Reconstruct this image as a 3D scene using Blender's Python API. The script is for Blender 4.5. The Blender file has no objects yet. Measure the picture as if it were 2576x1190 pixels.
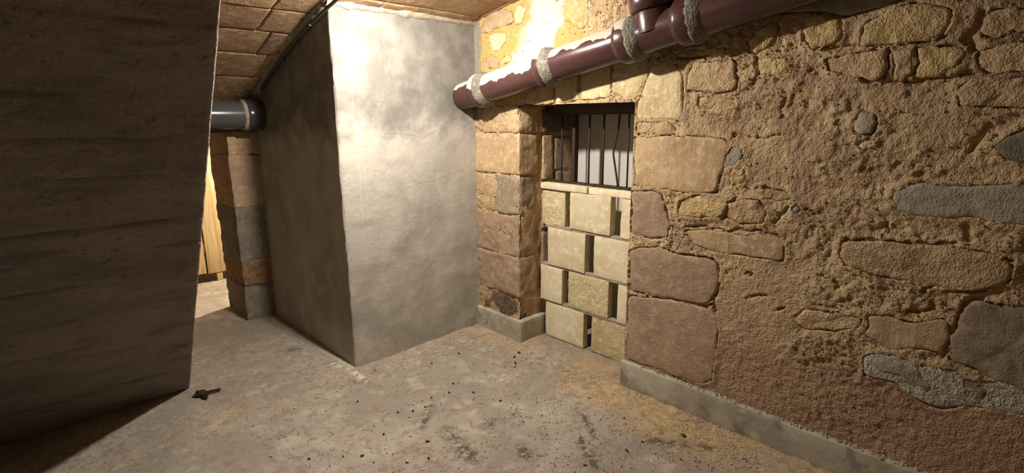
import bpy, math, random
import numpy as np
from mathutils import Matrix, Vector

# ------------------------------------------------------------------ camera, world, exposure
SC = bpy.context.scene
COL = SC.collection
CAM_H = 1.55
YAW, PITCH, ROLL, FOCAL = math.radians(43.84), math.radians(12.667), math.radians(0.311), 1332.5


def make_camera():
    f = np.array([math.sin(YAW) * math.cos(PITCH), math.cos(YAW) * math.cos(PITCH), -math.sin(PITCH)])
    r = np.array([math.cos(YAW), -math.sin(YAW), 0.0])
    d = np.cross(f, r)
    r2 = r * math.cos(ROLL) + d * math.sin(ROLL)
    d2 = -r * math.sin(ROLL) + d * math.cos(ROLL)
    m = Matrix(((r2[0], -d2[0], -f[0], 0.0), (r2[1], -d2[1], -f[1], 0.0), (r2[2], -d2[2], -f[2], CAM_H), (0, 0, 0, 1)))
    cam = bpy.data.cameras.new('camera')
    cam.sensor_fit = 'HORIZONTAL'
    cam.sensor_width = 36.0
    cam.lens = FOCAL / 2576.0 * 36.0
    cam.clip_start = 0.02
    o = bpy.data.objects.new('camera', cam)
    o.matrix_world = m
    COL.objects.link(o)
    SC.camera = o


make_camera()
world = bpy.data.worlds.new('world')
SC.world = world
world.use_nodes = True
world.node_tree.nodes['Background'].inputs[0].default_value = (0.0, 0.0, 0.0, 1.0)
SC.view_settings.view_transform = 'Standard'
SC.view_settings.look = 'None'
SC.view_settings.gamma = 1.0
SC.view_settings.use_curve_mapping = False
SC.view_settings.exposure = 1.35
SC.cycles.max_bounces = 6
SC.cycles.diffuse_bounces = 4
SC.cycles.sample_clamp_indirect = 4.0
# lamps of the place (built further down by bulb_lamp)
LAMP_MAIN = dict(loc=(1.49, 2.34, 2.19), radius=0.036, power=1500.0, color=(1.0, 0.925, 0.84))
LAMP_PASSAGE = dict(loc=(1.92, 4.97, 1.92), radius=0.036, power=2300.0, color=(1.0, 0.89, 0.70))

# ------------------------------------------------------------------ measured layout (metres)
XB, XW = 2.454, 2.484          # skirting front, right wall face
XP, YP = 1.44, 2.948           # corner of the rendered pier
YJ, YL, ZO = 1.631, 2.505, 1.625   # opening in the right wall
YB = 4.277                     # back wall with the passage
XS, YS, SL = 0.606, 3.385, 0.725  # sloping slab: right edge, foot, run per metre of rise

WALL_STONES = [
    ('pale', [(1.587,1.691), (1.568,1.737), (1.545,1.805), (1.51,1.812), (1.479,1.8), (1.403,1.81), (1.39,1.775), (1.369,1.739), (1.361,1.65), (1.363,1.599), (1.36,1.538), (1.447,1.533), (1.597,1.533), (1.62,1.545), (1.625,1.638), (1.595,1.651)], 0.014, 0.2),
    ('tan', [(1.617,1.524), (1.443,1.53), (1.423,1.515), (1.388,1.485), (1.39,1.462), (1.465,1.457), (1.552,1.463), (1.622,1.465), (1.63,1.473)], 0.012, 0.2),
    ('tanflat', [(1.625,1.446), (1.341,1.456), (1.118,1.446), (1.107,1.363), (1.138,1.276), (1.151,1.191), (1.321,1.173), (1.457,1.178), (1.614,1.181)], 0.016, 0.2),
    ('brownflat', [(1.626,1.15), (1.523,1.17), (1.451,1.153), (1.417,1.077), (1.387,0.992), (1.398,0.928), (1.486,0.904), (1.602,0.907), (1.623,0.92)], 0.015, 0.2),
    ('brownflat', [(1.629,0.819), (1.546,0.852), (1.454,0.871), (1.344,0.847), (1.179,0.86), (1.121,0.841), (1.1,0.746), (1.123,0.653), (1.173,0.615), (1.406,0.592), (1.617,0.585)], 0.016, 0.2),
    ('brownflat', [(1.625,0.549), (1.405,0.585), (1.149,0.602), (1.086,0.5), (1.086,0.348), (1.096,0.212), (1.158,0.17), (1.345,0.17), (1.614,0.163)], 0.012, 0.2),
    ('pale', [(1.793,1.914), (1.643,1.92), (1.556,1.835), (1.569,1.787), (1.596,1.709), (1.614,1.648), (1.69,1.646), (1.748,1.668), (1.783,1.69)], 0.012, 0.14),
    ('pale', [(2.025,1.892), (1.801,1.919), (1.79,1.665), (1.813,1.653), (1.917,1.648), (2.003,1.643)], 0.012, 0.14),
    ('pale', [(2.206,1.862), (2.034,1.893), (2.015,1.644), (2.124,1.635), (2.193,1.632)], 0.012, 0.14),
    ('tan', [(2.463,1.821), (2.216,1.863), (2.206,1.632), (2.386,1.624), (2.449,1.632)], 0.012, 0.14),
    ('tan', [(1.338,1.76), (1.309,1.804), (1.217,1.802), (1.115,1.792), (1.1,1.725), (1.1,1.668), (1.161,1.66), (1.251,1.659), (1.336,1.682)], 0.016, 0.05),
    ('yellow', [(1.059,1.87), (1.018,1.926), (0.943,1.945), (0.932,1.904), (0.965,1.845), (1.021,1.813), (1.049,1.83)], 0.02, 0.05),
    ('yellow', [(1.405,1.85), (1.329,1.862), (1.244,1.851), (1.163,1.858), (1.165,1.834), (1.234,1.824), (1.4,1.835)], 0.014, 0.05),
    ('yellow', [(1.009,1.791), (0.947,1.794), (0.89,1.792), (0.876,1.725), (0.94,1.721), (0.999,1.726)], 0.014, 0.05),
    ('yellow', [(0.843,1.924), (0.8,1.961), (0.747,1.935), (0.699,1.923), (0.685,1.876), (0.692,1.841), (0.79,1.818), (0.833,1.851)], 0.024, 0.05),
    ('yellow', [(0.627,1.842), (0.624,1.88), (0.606,1.906), (0.55,1.926), (0.514,1.942), (0.469,1.949), (0.414,1.939), (0.359,1.91), (0.353,1.879), (0.359,1.85), (0.373,1.825), (0.414,1.81), (0.516,1.813), (0.575,1.813), (0.621,1.813)], 0.03, 0.05),
    ('tan', [(0.746,1.777), (0.644,1.789), (0.535,1.791), (0.524,1.732), (0.54,1.688), (0.579,1.685), (0.661,1.707), (0.723,1.728)], 0.02, 0.05),
    ('tan', [(0.513,1.786), (0.451,1.786), (0.441,1.699), (0.469,1.667), (0.499,1.675)], 0.018, 0.05),
    ('yellow', [(0.439,1.789), (0.33,1.791), (0.292,1.764), (0.316,1.72), (0.363,1.689), (0.393,1.683), (0.43,1.688)], 0.022, 0.05),
    ('tan', [(0.309,1.645), (0.272,1.673), (0.213,1.678), (0.115,1.678), (0.061,1.654), (0.029,1.622), (0.047,1.592), (0.099,1.573), (0.198,1.577), (0.296,1.581)], 0.022, 0.05),
    ('tan', [(0.271,1.76), (0.231,1.776), (0.189,1.78), (0.131,1.784), (0.077,1.759), (0.046,1.728), (0.064,1.701), (0.116,1.685), (0.214,1.69), (0.261,1.709)], 0.02, 0.05),
    ('tan', [(0.269,1.834), (0.261,1.878), (0.245,1.897), (0.147,1.888), (0.094,1.866), (0.063,1.839), (0.082,1.819), (0.135,1.81), (0.187,1.818), (0.23,1.796), (0.262,1.814)], 0.022, 0.05),
    ('yellow', [(1.278,1.641), (1.248,1.647), (1.228,1.631), (1.245,1.603), (1.26,1.575), (1.279,1.604)], 0.012, 0.05),
    ('tan', [(1.219,1.578), (1.174,1.629), (1.105,1.633), (1.092,1.594), (1.098,1.552), (1.178,1.553), (1.218,1.556)], 0.01, 0.05),
    ('yellow', [(1.339,1.126), (1.291,1.156), (1.239,1.172), (1.184,1.147), (1.092,1.14), (1.108,1.082), (1.169,1.061), (1.265,1.051), (1.351,1.057)], 0.018, 0.05),
    ('tan', [(1.093,1.147), (1.015,1.173), (0.947,1.178), (0.906,1.123), (0.918,1.066), (0.974,1.058), (1.028,1.056), (1.101,1.074)], 0.014, 0.05),
    ('tanflat', [(1.296,0.979), (1.19,0.999), (1.08,0.999), (0.954,1.015), (0.843,1.015), (0.816,0.975), (0.817,0.911), (0.906,0.909), (1.015,0.903), (1.13,0.895), (1.265,0.923)], 0.008, 0.05),
    ('yellow', [(1.096,1.28), (1.067,1.317), (1.028,1.315), (1.017,1.274), (1.037,1.245), (1.083,1.229)], 0.012, 0.05),
    ('tan', [(0.966,1.217), (0.934,1.233), (0.836,1.221), (0.799,1.196), (0.853,1.179), (0.933,1.185)], 0.012, 0.05),
    ('tan', [(0.593,1.035), (0.526,1.052), (0.448,1.066), (0.362,1.066), (0.311,1.068), (0.206,1.087), (0.122,1.07), (0.069,1.039), (0.074,0.984), (0.138,0.932), (0.24,0.914), (0.342,0.916), (0.464,0.923), (0.573,0.938), (0.607,0.989)], 0.016, 0.05),
    ('tan', [(0.753,0.65), (0.703,0.708), (0.586,0.731), (0.487,0.725), (0.489,0.688), (0.577,0.646), (0.693,0.619)], 0.012, 0.05),
    ('tanflat', [(0.471,0.744), (0.4,0.771), (0.321,0.754), (0.238,0.795), (0.207,0.784), (0.208,0.723), (0.217,0.672), (0.382,0.625), (0.461,0.659)], 0.012, 0.05),
    ('grey', [(0.2,0.722), (0.187,0.815), (0.179,0.854), (0.162,0.885), (0.08,0.897), (-0.019,0.908), (-0.078,0.86), (-0.119,0.777), (-0.112,0.677), (-0.067,0.592), (0.016,0.603), (0.081,0.609), (0.129,0.633), (0.194,0.645)], 0.02, 0.05),
    ('tan', [(2.88,2.131), (2.869,2.159), (2.824,2.204), (2.767,2.225), (2.645,2.229), (2.571,2.207), (2.552,2.189), (2.553,2.137), (2.621,2.122), (2.736,2.115), (2.796,2.1), (2.857,2.101)], 0.018, 0.05),
    ('pale', [(2.547,2.188), (2.523,2.228), (2.493,2.239), (2.452,2.195), (2.476,2.144), (2.499,2.125), (2.538,2.12), (2.547,2.149)], 0.016, 0.05),
    ('pale', [(2.789,2.087), (2.723,2.092), (2.624,2.082), (2.634,2.03), (2.693,1.977), (2.772,1.98), (2.784,2.032)], 0.016, 0.05),
    ('tan', [(2.862,1.906), (2.834,1.943), (2.772,1.955), (2.694,1.919), (2.701,1.877), (2.774,1.865), (2.853,1.875)], 0.018, 0.05),
    ('yellow', [(2.687,1.919), (2.623,1.947), (2.573,1.93), (2.586,1.898), (2.662,1.887)], 0.014, 0.05),
    ('pale', [(2.547,2.069), (2.523,2.082), (2.51,2.057), (2.523,2.039), (2.542,2.049)], 0.01, 0.05),
    ('yellow', [(2.159,2.151), (2.139,2.184), (2.13,2.204), (2.12,2.224), (1.966,2.207), (1.957,2.075), (1.998,2.031), (2.067,2.053), (2.107,2.094), (2.148,2.099)], 0.004, 0.05),
]
CEMENT_PATCHES = [
    ('cement', [(0.451,1.258), (0.421,1.282), (0.362,1.305), (0.292,1.295), (0.201,1.306), (0.068,1.326), (0.012,1.303), (-0.021,1.264), (-0.005,1.22), (0.046,1.184), (0.138,1.18), (0.203,1.192), (0.277,1.182), (0.377,1.179), (0.43,1.182)], 0.012),
    ('cement', [(0.613,1.522), (0.59,1.563), (0.548,1.557), (0.535,1.522), (0.544,1.481), (0.58,1.473), (0.608,1.492)], 0.014),
    ('cement', [(1.122,1.371), (1.096,1.415), (1.045,1.406), (1.04,1.367), (1.07,1.323), (1.117,1.312)], 0.014),
    ('cementdark', [(0.179,1.445), (0.153,1.482), (0.097,1.513), (0.042,1.489), (0.01,1.454), (0.026,1.416), (0.078,1.388), (0.132,1.395), (0.167,1.42)], 0.02),
    ('plaster', [(0.464,0.552), (0.451,0.579), (0.423,0.598), (0.356,0.607), (0.283,0.59), (0.218,0.607), (0.175,0.609), (0.131,0.596), (0.016,0.618), (-0.036,0.615), (-0.091,0.615), (-0.122,0.596), (-0.105,0.556), (-0.052,0.511), (0.018,0.5), (0.115,0.482), (0.195,0.437), (0.265,0.451), (0.318,0.463), (0.341,0.497), (0.45,0.484)], 0.016),
    ('cement', [(0.446,0.552), (0.417,0.591), (0.364,0.596), (0.305,0.582), (0.269,0.571), (0.263,0.542), (0.224,0.52), (0.229,0.494), (0.254,0.477), (0.296,0.511), (0.331,0.529), (0.385,0.529), (0.409,0.52)], 0.022),
    ('cementdark', [(0.144,0.581), (0.123,0.594), (0.088,0.579), (0.068,0.563), (0.068,0.523), (0.131,0.502), (0.132,0.538)], 0.023),
    ('cement', [(1.008,2.084), (0.479,2.012), (0.517,1.957), (0.605,1.942), (0.683,1.931), (0.755,1.949), (0.831,1.968), (0.964,1.974)], 0.02),
    ('cementdark', [(0.808,1.15), (0.799,1.164), (0.779,1.168), (0.767,1.151), (0.778,1.13), (0.799,1.13)], 0.02),
]
CRACKS = [
    ([(1.055,1.176), (1.073,1.151), (1.09,1.12), (1.108,1.09), (1.11,1.065)], 0.007, 0.03),
    ([(1.308,1.008), (1.304,0.952)], 0.006, 0.03),
    ([(1.298,1.005), (1.191,1.01), (1.122,1.005), (1.08,1.003), (1.041,1.021), (0.948,1.027), (0.844,1.02)], 0.008, 0.025),
    ([(0.868,1.078), (0.853,1.114), (0.821,1.148)], 0.008, 0.03),
    ([(1.453,0.864), (1.383,0.858), (1.343,0.84), (1.288,0.857), (1.232,0.854), (1.144,0.858), (1.116,0.829), (1.105,0.745), (1.115,0.664)], 0.008, 0.03),
    ([(1.619,0.579), (1.509,0.576), (1.405,0.584), (1.288,0.598), (1.159,0.604)], 0.005, 0.02),
    ([(1.159,0.604), (1.126,0.635), (1.104,0.583)], 0.008, 0.025),
    ([(1.072,0.804), (1.057,0.828)], 0.009, 0.03),
    ([(0.97,0.809), (0.953,0.829)], 0.009, 0.03),
    ([(0.964,0.697), (0.927,0.719), (0.874,0.728)], 0.007, 0.025),
    ([(0.823,0.671), (0.789,0.697)], 0.012, 0.03),
    ([(0.966,1.217), (0.946,1.241), (0.901,1.232), (0.844,1.232)], 0.006, 0.02),
    ([(0.767,1.155), (0.728,1.156), (0.702,1.134)], 0.005, 0.02),
    ([(0.604,0.858), (0.586,0.84)], 0.016, 0.05),
    ([(0.595,1.02), (0.586,1.047), (0.527,1.06), (0.448,1.067), (0.393,1.06), (0.353,1.075), (0.296,1.075), (0.236,1.094)], 0.007, 0.03),
    ([(0.455,1.152), (0.448,1.1)], 0.008, 0.03),
    ([(0.219,1.159), (0.206,1.118), (0.195,1.107)], 0.01, 0.03),
    ([(0.214,0.653), (0.205,0.717), (0.203,0.738), (0.192,0.781), (0.188,0.835), (0.173,0.885), (0.137,0.893)], 0.012, 0.05),
    ([(0.302,0.886), (0.301,0.903), (0.276,0.925)], 0.007, 0.025),
    ([(0.349,0.76), (0.309,0.747), (0.298,0.743)], 0.008, 0.03),
    ([(0.273,0.863), (0.269,0.834), (0.296,0.806), (0.343,0.8)], 0.008, 0.025),
    ([(0.679,0.737), (0.627,0.743), (0.575,0.742)], 0.006, 0.02),
    ([(0.229,0.907), (0.192,0.919), (0.137,0.925), (0.107,0.967), (0.071,0.99)], 0.007, 0.025),
    ([(0.102,1.051), (0.072,1.051)], 0.009, 0.03),
    ([(1.016,1.798), (1.006,1.733), (1.029,1.688)], 0.01, 0.04),
    ([(1.4,1.833), (1.264,1.823), (1.117,1.816)], 0.008, 0.03),
    ([(1.366,1.647), (1.363,1.602)], 0.006, 0.03),
    ([(1.336,1.675), (1.27,1.666), (1.227,1.67), (1.201,1.682)], 0.007, 0.025),
    ([(1.203,1.657), (1.17,1.655), (1.123,1.667), (1.097,1.683), (1.097,1.715)], 0.007, 0.025),
    ([(1.622,1.462), (1.489,1.463)], 0.006, 0.05),
    ([(1.465,1.457), (1.39,1.457)], 0.006, 0.05),
    ([(0.883,1.656), (0.895,1.586), (0.884,1.547)], 0.007, 0.02),
    ([(1.093,1.464), (0.96,1.453), (0.895,1.468)], 0.008, 0.02),
    ([(0.75,1.819), (0.621,1.813), (0.516,1.81), (0.414,1.807), (0.359,1.822)], 0.01, 0.03),
    ([(0.59,1.685), (0.518,1.67), (0.441,1.664), (0.397,1.681), (0.336,1.683), (0.253,1.686), (0.199,1.692)], 0.01, 0.03),
    ([(0.53,1.788), (0.521,1.732), (0.525,1.693)], 0.008, 0.03),
    ([(0.445,1.786), (0.436,1.699)], 0.008, 0.03),
    ([(0.278,1.899), (0.277,1.85), (0.299,1.808), (0.281,1.766)], 0.012, 0.04),
    ([(0.237,1.427), (0.223,1.476), (0.195,1.502)], 0.01, 0.03),
    ([(0.206,1.523), (0.19,1.497)], 0.014, 0.04),
    ([(0.532,1.504), (0.552,1.463), (0.591,1.438)], 0.006, 0.02),
    ([(0.604,1.587), (0.591,1.569)], 0.008, 0.03),
    ([(0.446,1.634), (0.439,1.617)], 0.008, 0.03),
]
CHIPS = [(2.33, 2.363), (2.26, 2.339), (2.203, 2.268), (2.162, 2.232), (1.986, 2.322), (2.032, 2.64), (1.817, 1.993), (1.954, 1.838), (2.194, 1.665), (2.264, 1.433), (1.712, 1.308), (1.667, 2.272), (2.426, 1.727), (2.276, 1.576), (2.122, 1.37), (2.159, 1.405), (1.943, 1.24), (1.879, 1.731), (1.762, 1.756), (1.767, 2.169), (1.751, 2.339), (2.473, 2.054), (1.6, 1.575), (2.032, 2.64), (1.727, 2.83), (1.816, 2.648), (1.507, 2.826), (1.752, 2.339), (1.671, 2.268), (1.565, 2.296), (1.478, 2.235), (1.242, 2.551), (1.408, 2.248), (1.181, 2.17), (1.185, 2.269), (0.909, 2.762), (1.302, 1.963), (1.231, 1.851), (1.03, 2.003), (1.016, 2.084), (0.827, 2.239), (1.393, 2.844), (1.343, 2.296), (0.95, 2.141), (1.139, 1.897), (2.241, 1.111), (2.264, 1.433), (2.165, 1.407), (2.127, 1.368), (2.273, 0.818), (2.45, 1.499), (2.282, 1.579), (1.941, 1.241), (2.054, 1.227), (2.062, 1.025)]


def vault_z(y):
    return 2.30 - 0.105 * (y - 1.85) ** 2


# ------------------------------------------------------------------ numeric noise
def _hash(ix, iy, iz, seed):
    h = (ix.astype(np.int64) * 374761393 + iy.astype(np.int64) * 668265263 + iz.astype(np.int64) * 2147483647 + seed * 974634777) & 0xFFFFFFFF
    h = ((h ^ (h >> 13)) * 1274126177) & 0xFFFFFFFF
    h = ((h ^ (h >> 16)) * 2246822519) & 0xFFFFFFFF
    h = h ^ (h >> 15)
    return (h & 0xFFFFFF) / float(0xFFFFFF) * 2.0 - 1.0


def vnoise(P, seed=0):
    P = np.asarray(P, float)
    I = np.floor(P).astype(np.int64)
    F = P - I
    U = F * F * F * (F * (F * 6 - 15) + 10)
    out = 0.0
    for a in (0, 1):
        wx = U[:, 0] if a else 1 - U[:, 0]
        for b in (0, 1):
            wy = U[:, 1] if b else 1 - U[:, 1]
            for c in (0, 1):
                wz = U[:, 2] if c else 1 - U[:, 2]
                out = out + wx * wy * wz * _hash(I[:, 0] + a, I[:, 1] + b, I[:, 2] + c, seed)
    return out


def fbm(P, freq, octaves=4, seed=0, gain=0.5):
    P = np.asarray(P, float) * freq
    amp, tot, s = 1.0, 0.0, 0.0
    for k in range(octaves):
        s = s + amp * vnoise(P + 17.3 * k, seed + k)
        tot += amp
        amp *= gain
        P = P * 2.03
    return s / tot * 1.6


def sstep(a, b, x):
    t = np.clip((x - a) / (b - a), 0, 1)
    return t * t * (3 - 2 * t)


def inside(poly, y, z):
    res = np.zeros(y.shape, bool)
    n = len(poly)
    for i in range(n):
        y0, z0 = poly[i]
        y1, z1 = poly[(i + 1) % n]
        if z0 == z1:
            continue
        c = ((z0 > z) != (z1 > z)) & (y < (y1 - y0) * (z - z0) / (z1 - z0) + y0)
        res ^= c
    return res


def seg_dist(pts, y, z, closed=False):
    d = np.full(y.shape, 9.0)
    n = len(pts)
    for i in range(n if closed else n - 1):
        a = np.array(pts[i]); b = np.array(pts[(i + 1) % n])
        ab = b - a
        L = max(ab @ ab, 1e-9)
        t = np.clip(((y - a[0]) * ab[0] + (z - a[1]) * ab[1]) / L, 0, 1)
        d = np.minimum(d, np.hypot(y - a[0] - t * ab[0], z - a[1] - t * ab[1]))
    return d


# ------------------------------------------------------------------ objects
def tag(o, label=None, cat=None, group=None, kind=None):
    if label:
        o['label'] = label
    if cat:
        o['category'] = cat
    if group:
        o['group'] = group
    if kind:
        o['kind'] = kind
    return o


def link(name, me, mat=None, parent=None, loc=(0, 0, 0)):
    o = bpy.data.objects.new(name, me)
    if mat is not None and not me.materials:
        me.materials.append(mat)
    COL.objects.link(o)
    o.location = loc
    if parent is not None:
        o.parent = parent
    return o


def empty(name, loc, label, cat, group=None, kind=None):
    o = bpy.data.objects.new(name, None)
    o.empty_display_size = 0.1
    COL.objects.link(o)
    o.location = loc
    return tag(o, label, cat, group, kind)


def mesh(name, V, F, smooth=True):
    me = bpy.data.meshes.new(name)
    V = np.asarray(V, float)
    if isinstance(F, np.ndarray) and F.ndim == 2:
        k = F.shape[1]
        me.vertices.add(len(V))
        me.vertices.foreach_set('co', V.ravel())
        me.loops.add(F.size)
        me.loops.foreach_set('vertex_index', F.ravel().astype(np.int32))
        me.polygons.add(len(F))
        me.polygons.foreach_set('loop_start', np.arange(0, F.size, k, dtype=np.int32))
        me.polygons.foreach_set('loop_total', np.full(len(F), k, dtype=np.int32))
        me.update(calc_edges=True)
    else:
        me.from_pydata([tuple(v) for v in V], [], F)
        me.update()
    me.polygons.foreach_set('use_smooth', np.full(len(me.polygons), smooth))
    me.validate()
    return me


def set_attr(me, name, vals):
    a = me.attributes.new(name, 'FLOAT', 'POINT')
    a.data.foreach_set('value', np.asarray(vals, np.float32))


def grid_faces(nu, nv, keep=None, flip=False):
    i = np.arange(nu - 1)[:, None] * nv + np.arange(nv - 1)[None, :]
    q = np.stack([i, i + nv, i + nv + 1, i + 1], -1)
    if keep is not None:
        q = q[keep]
    q = q.reshape(-1, 4)
    return q[:, ::-1] if flip else q


def local(V, parent):
    return np.asarray(V, float)


def put(name, V, F, mat, parent=None, smooth=True, base=None):
    """one mesh object whose origin lies at the middle of its base (world points given)"""
    V = np.asarray(V, float)
    lo, hi = V.min(0), V.max(0)
    c = np.array([(lo[0] + hi[0]) / 2, (lo[1] + hi[1]) / 2, lo[2]]) if base is None else np.asarray(base, float)
    me = mesh(name, V - c, F, smooth)
    p = c.copy()
    q = parent
    while q is not None:
        p = p - np.array(q.location)
        q = q.parent
    return link(name, me, mat, parent, tuple(p))


def lattice(x0, x1, y0, y1, z0, z1, res, bev):
    def ax(a, b):
        L = b - a
        e = min(bev, L * 0.3)
        n = max(1, int(round((L - 2 * e) / res)))
        return np.concatenate([[a, a + e * 0.4], np.linspace(a + e, b - e, n + 1), [b - e * 0.4, b]])
    X, Y, Z = ax(x0, x1), ax(y0, y1), ax(z0, z1)
    nx, ny, nz = len(X), len(Y), len(Z)
    idx, V, F = {}, [], []

    def vid(i, j, k):
        t = (i, j, k)
        if t not in idx:
            idx[t] = len(V)
            V.append((X[i], Y[j], Z[k]))
        return idx[t]
    for i in range(nx - 1):
        for j in range(ny - 1):
            F.append((vid(i, j, 0), vid(i, j + 1, 0), vid(i + 1, j + 1, 0), vid(i + 1, j, 0)))
            F.append((vid(i, j, nz - 1), vid(i + 1, j, nz - 1), vid(i + 1, j + 1, nz - 1), vid(i, j + 1, nz - 1)))
    for i in range(nx - 1):
        for k in range(nz - 1):
            F.append((vid(i, 0, k), vid(i + 1, 0, k), vid(i + 1, 0, k + 1), vid(i, 0, k + 1)))
            F.append((vid(i, ny - 1, k), vid(i, ny - 1, k + 1), vid(i + 1, ny - 1, k + 1), vid(i + 1, ny - 1, k)))
    for j in range(ny - 1):
        for k in range(nz - 1):
            F.append((vid(0, j, k), vid(0, j, k + 1), vid(0, j + 1, k + 1), vid(0, j + 1, k)))
            F.append((vid(nx - 1, j, k), vid(nx - 1, j + 1, k), vid(nx - 1, j + 1, k + 1), vid(nx - 1, j, k + 1)))
    return np.array(V), np.array(F)


def rough_block(name, x0, x1, y0, y1, z0, z1, mat, parent=None, res=0.04, bev=0.012, amp=0.004, freq=18, seed=0, big=0.0, smooth=True):
    V, F = lattice(x0, x1, y0, y1, z0, z1, res, bev)
    lo = np.array([x0, y0, z0]) + bev
    hi = np.array([x1, y1, z1]) - bev
    mid = (lo + hi) / 2
    lo, hi = np.minimum(lo, mid), np.maximum(hi, mid)
    Q = np.clip(V, lo, hi)
    D = V - Q
    L = np.linalg.norm(D, axis=1, keepdims=True)
    N = D / np.maximum(L, 1e-6)
    m = L[:, 0] > 1e-6
    W = V.copy()
    W[m] = Q[m] + N[m] * bev
    if amp:
        W += N * (amp * fbm(V, freq, 4, seed))[:, None]
    if big:
        W += N * (big * fbm(V, 5, 2, seed + 50))[:, None]
    return put(name, W, F, mat, parent, smooth)


def box(name, x0, x1, y0, y1, z0, z1, mat, parent=None):
    V = [(x, y, z) for x in (x0, x1) for y in (y0, y1) for z in (z0, z1)]
    F = np.array([(0, 1, 3, 2), (4, 6, 7, 5), (0, 4, 5, 1), (2, 3, 7, 6), (0, 2, 6, 4), (1, 5, 7, 3)])
    return put(name, V, F, mat, parent, False)


def frame_of(d):
    d = np.asarray(d, float) / np.linalg.norm(d)
    a = np.array([0, 0, 1.0]) if abs(d[2]) < 0.9 else np.array([1.0, 0, 0])
    u = np.cross(a, d); u /= np.linalg.norm(u)
    return d, u, np.cross(d, u)


def lathe(name, p0, d, prof, mat, parent=None, n=40, wob=0.0, seed=0, smooth=True):
    d, u, w = frame_of(d)
    p0 = np.asarray(p0, float)
    V = []
    A = np.linspace(0, 2 * math.pi, n, endpoint=False)
    for s, r in prof:
        rr = r * np.ones(n)
        if wob:
            P = np.stack([np.cos(A) * 0.1, np.sin(A) * 0.1, np.full(n, s)], 1)
            rr = r + wob * fbm(P, 22, 3, seed)
        V.append(p0 + d * s + np.outer(np.cos(A) * rr, u) + np.outer(np.sin(A) * rr, w))
    V = np.concatenate(V)
    F = []
    for i in range(len(prof) - 1):
        for k in range(n):
            F.append((i * n + k, i * n + (k + 1) % n, (i + 1) * n + (k + 1) % n, (i + 1) * n + k))
    return put(name, V, np.array(F), mat, parent, smooth)


def tube(name, pts, r, mat, parent=None, n=10):
    pts = [np.asarray(p, float) for p in pts]
    V, F = [], []
    A = np.linspace(0, 2 * math.pi, n, endpoint=False)
    for i, p in enumerate(pts):
        d = pts[min(i + 1, len(pts) - 1)] - pts[max(i - 1, 0)]
        _, u, w = frame_of(d)
        V.append(p + np.outer(np.cos(A) * r, u) + np.outer(np.sin(A) * r, w))
    V = np.concatenate(V)
    m = len(pts)
    for i in range(m - 1):
        for k in range(n):
            F.append((i * n + k, i * n + (k + 1) % n, (i + 1) * n + (k + 1) % n, (i + 1) * n + k))
    F = [tuple(f) for f in F] + [tuple(range(n - 1, -1, -1)), tuple((m - 1) * n + k for k in range(n))]
    return put(name, V, F, mat, parent, True)


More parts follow.
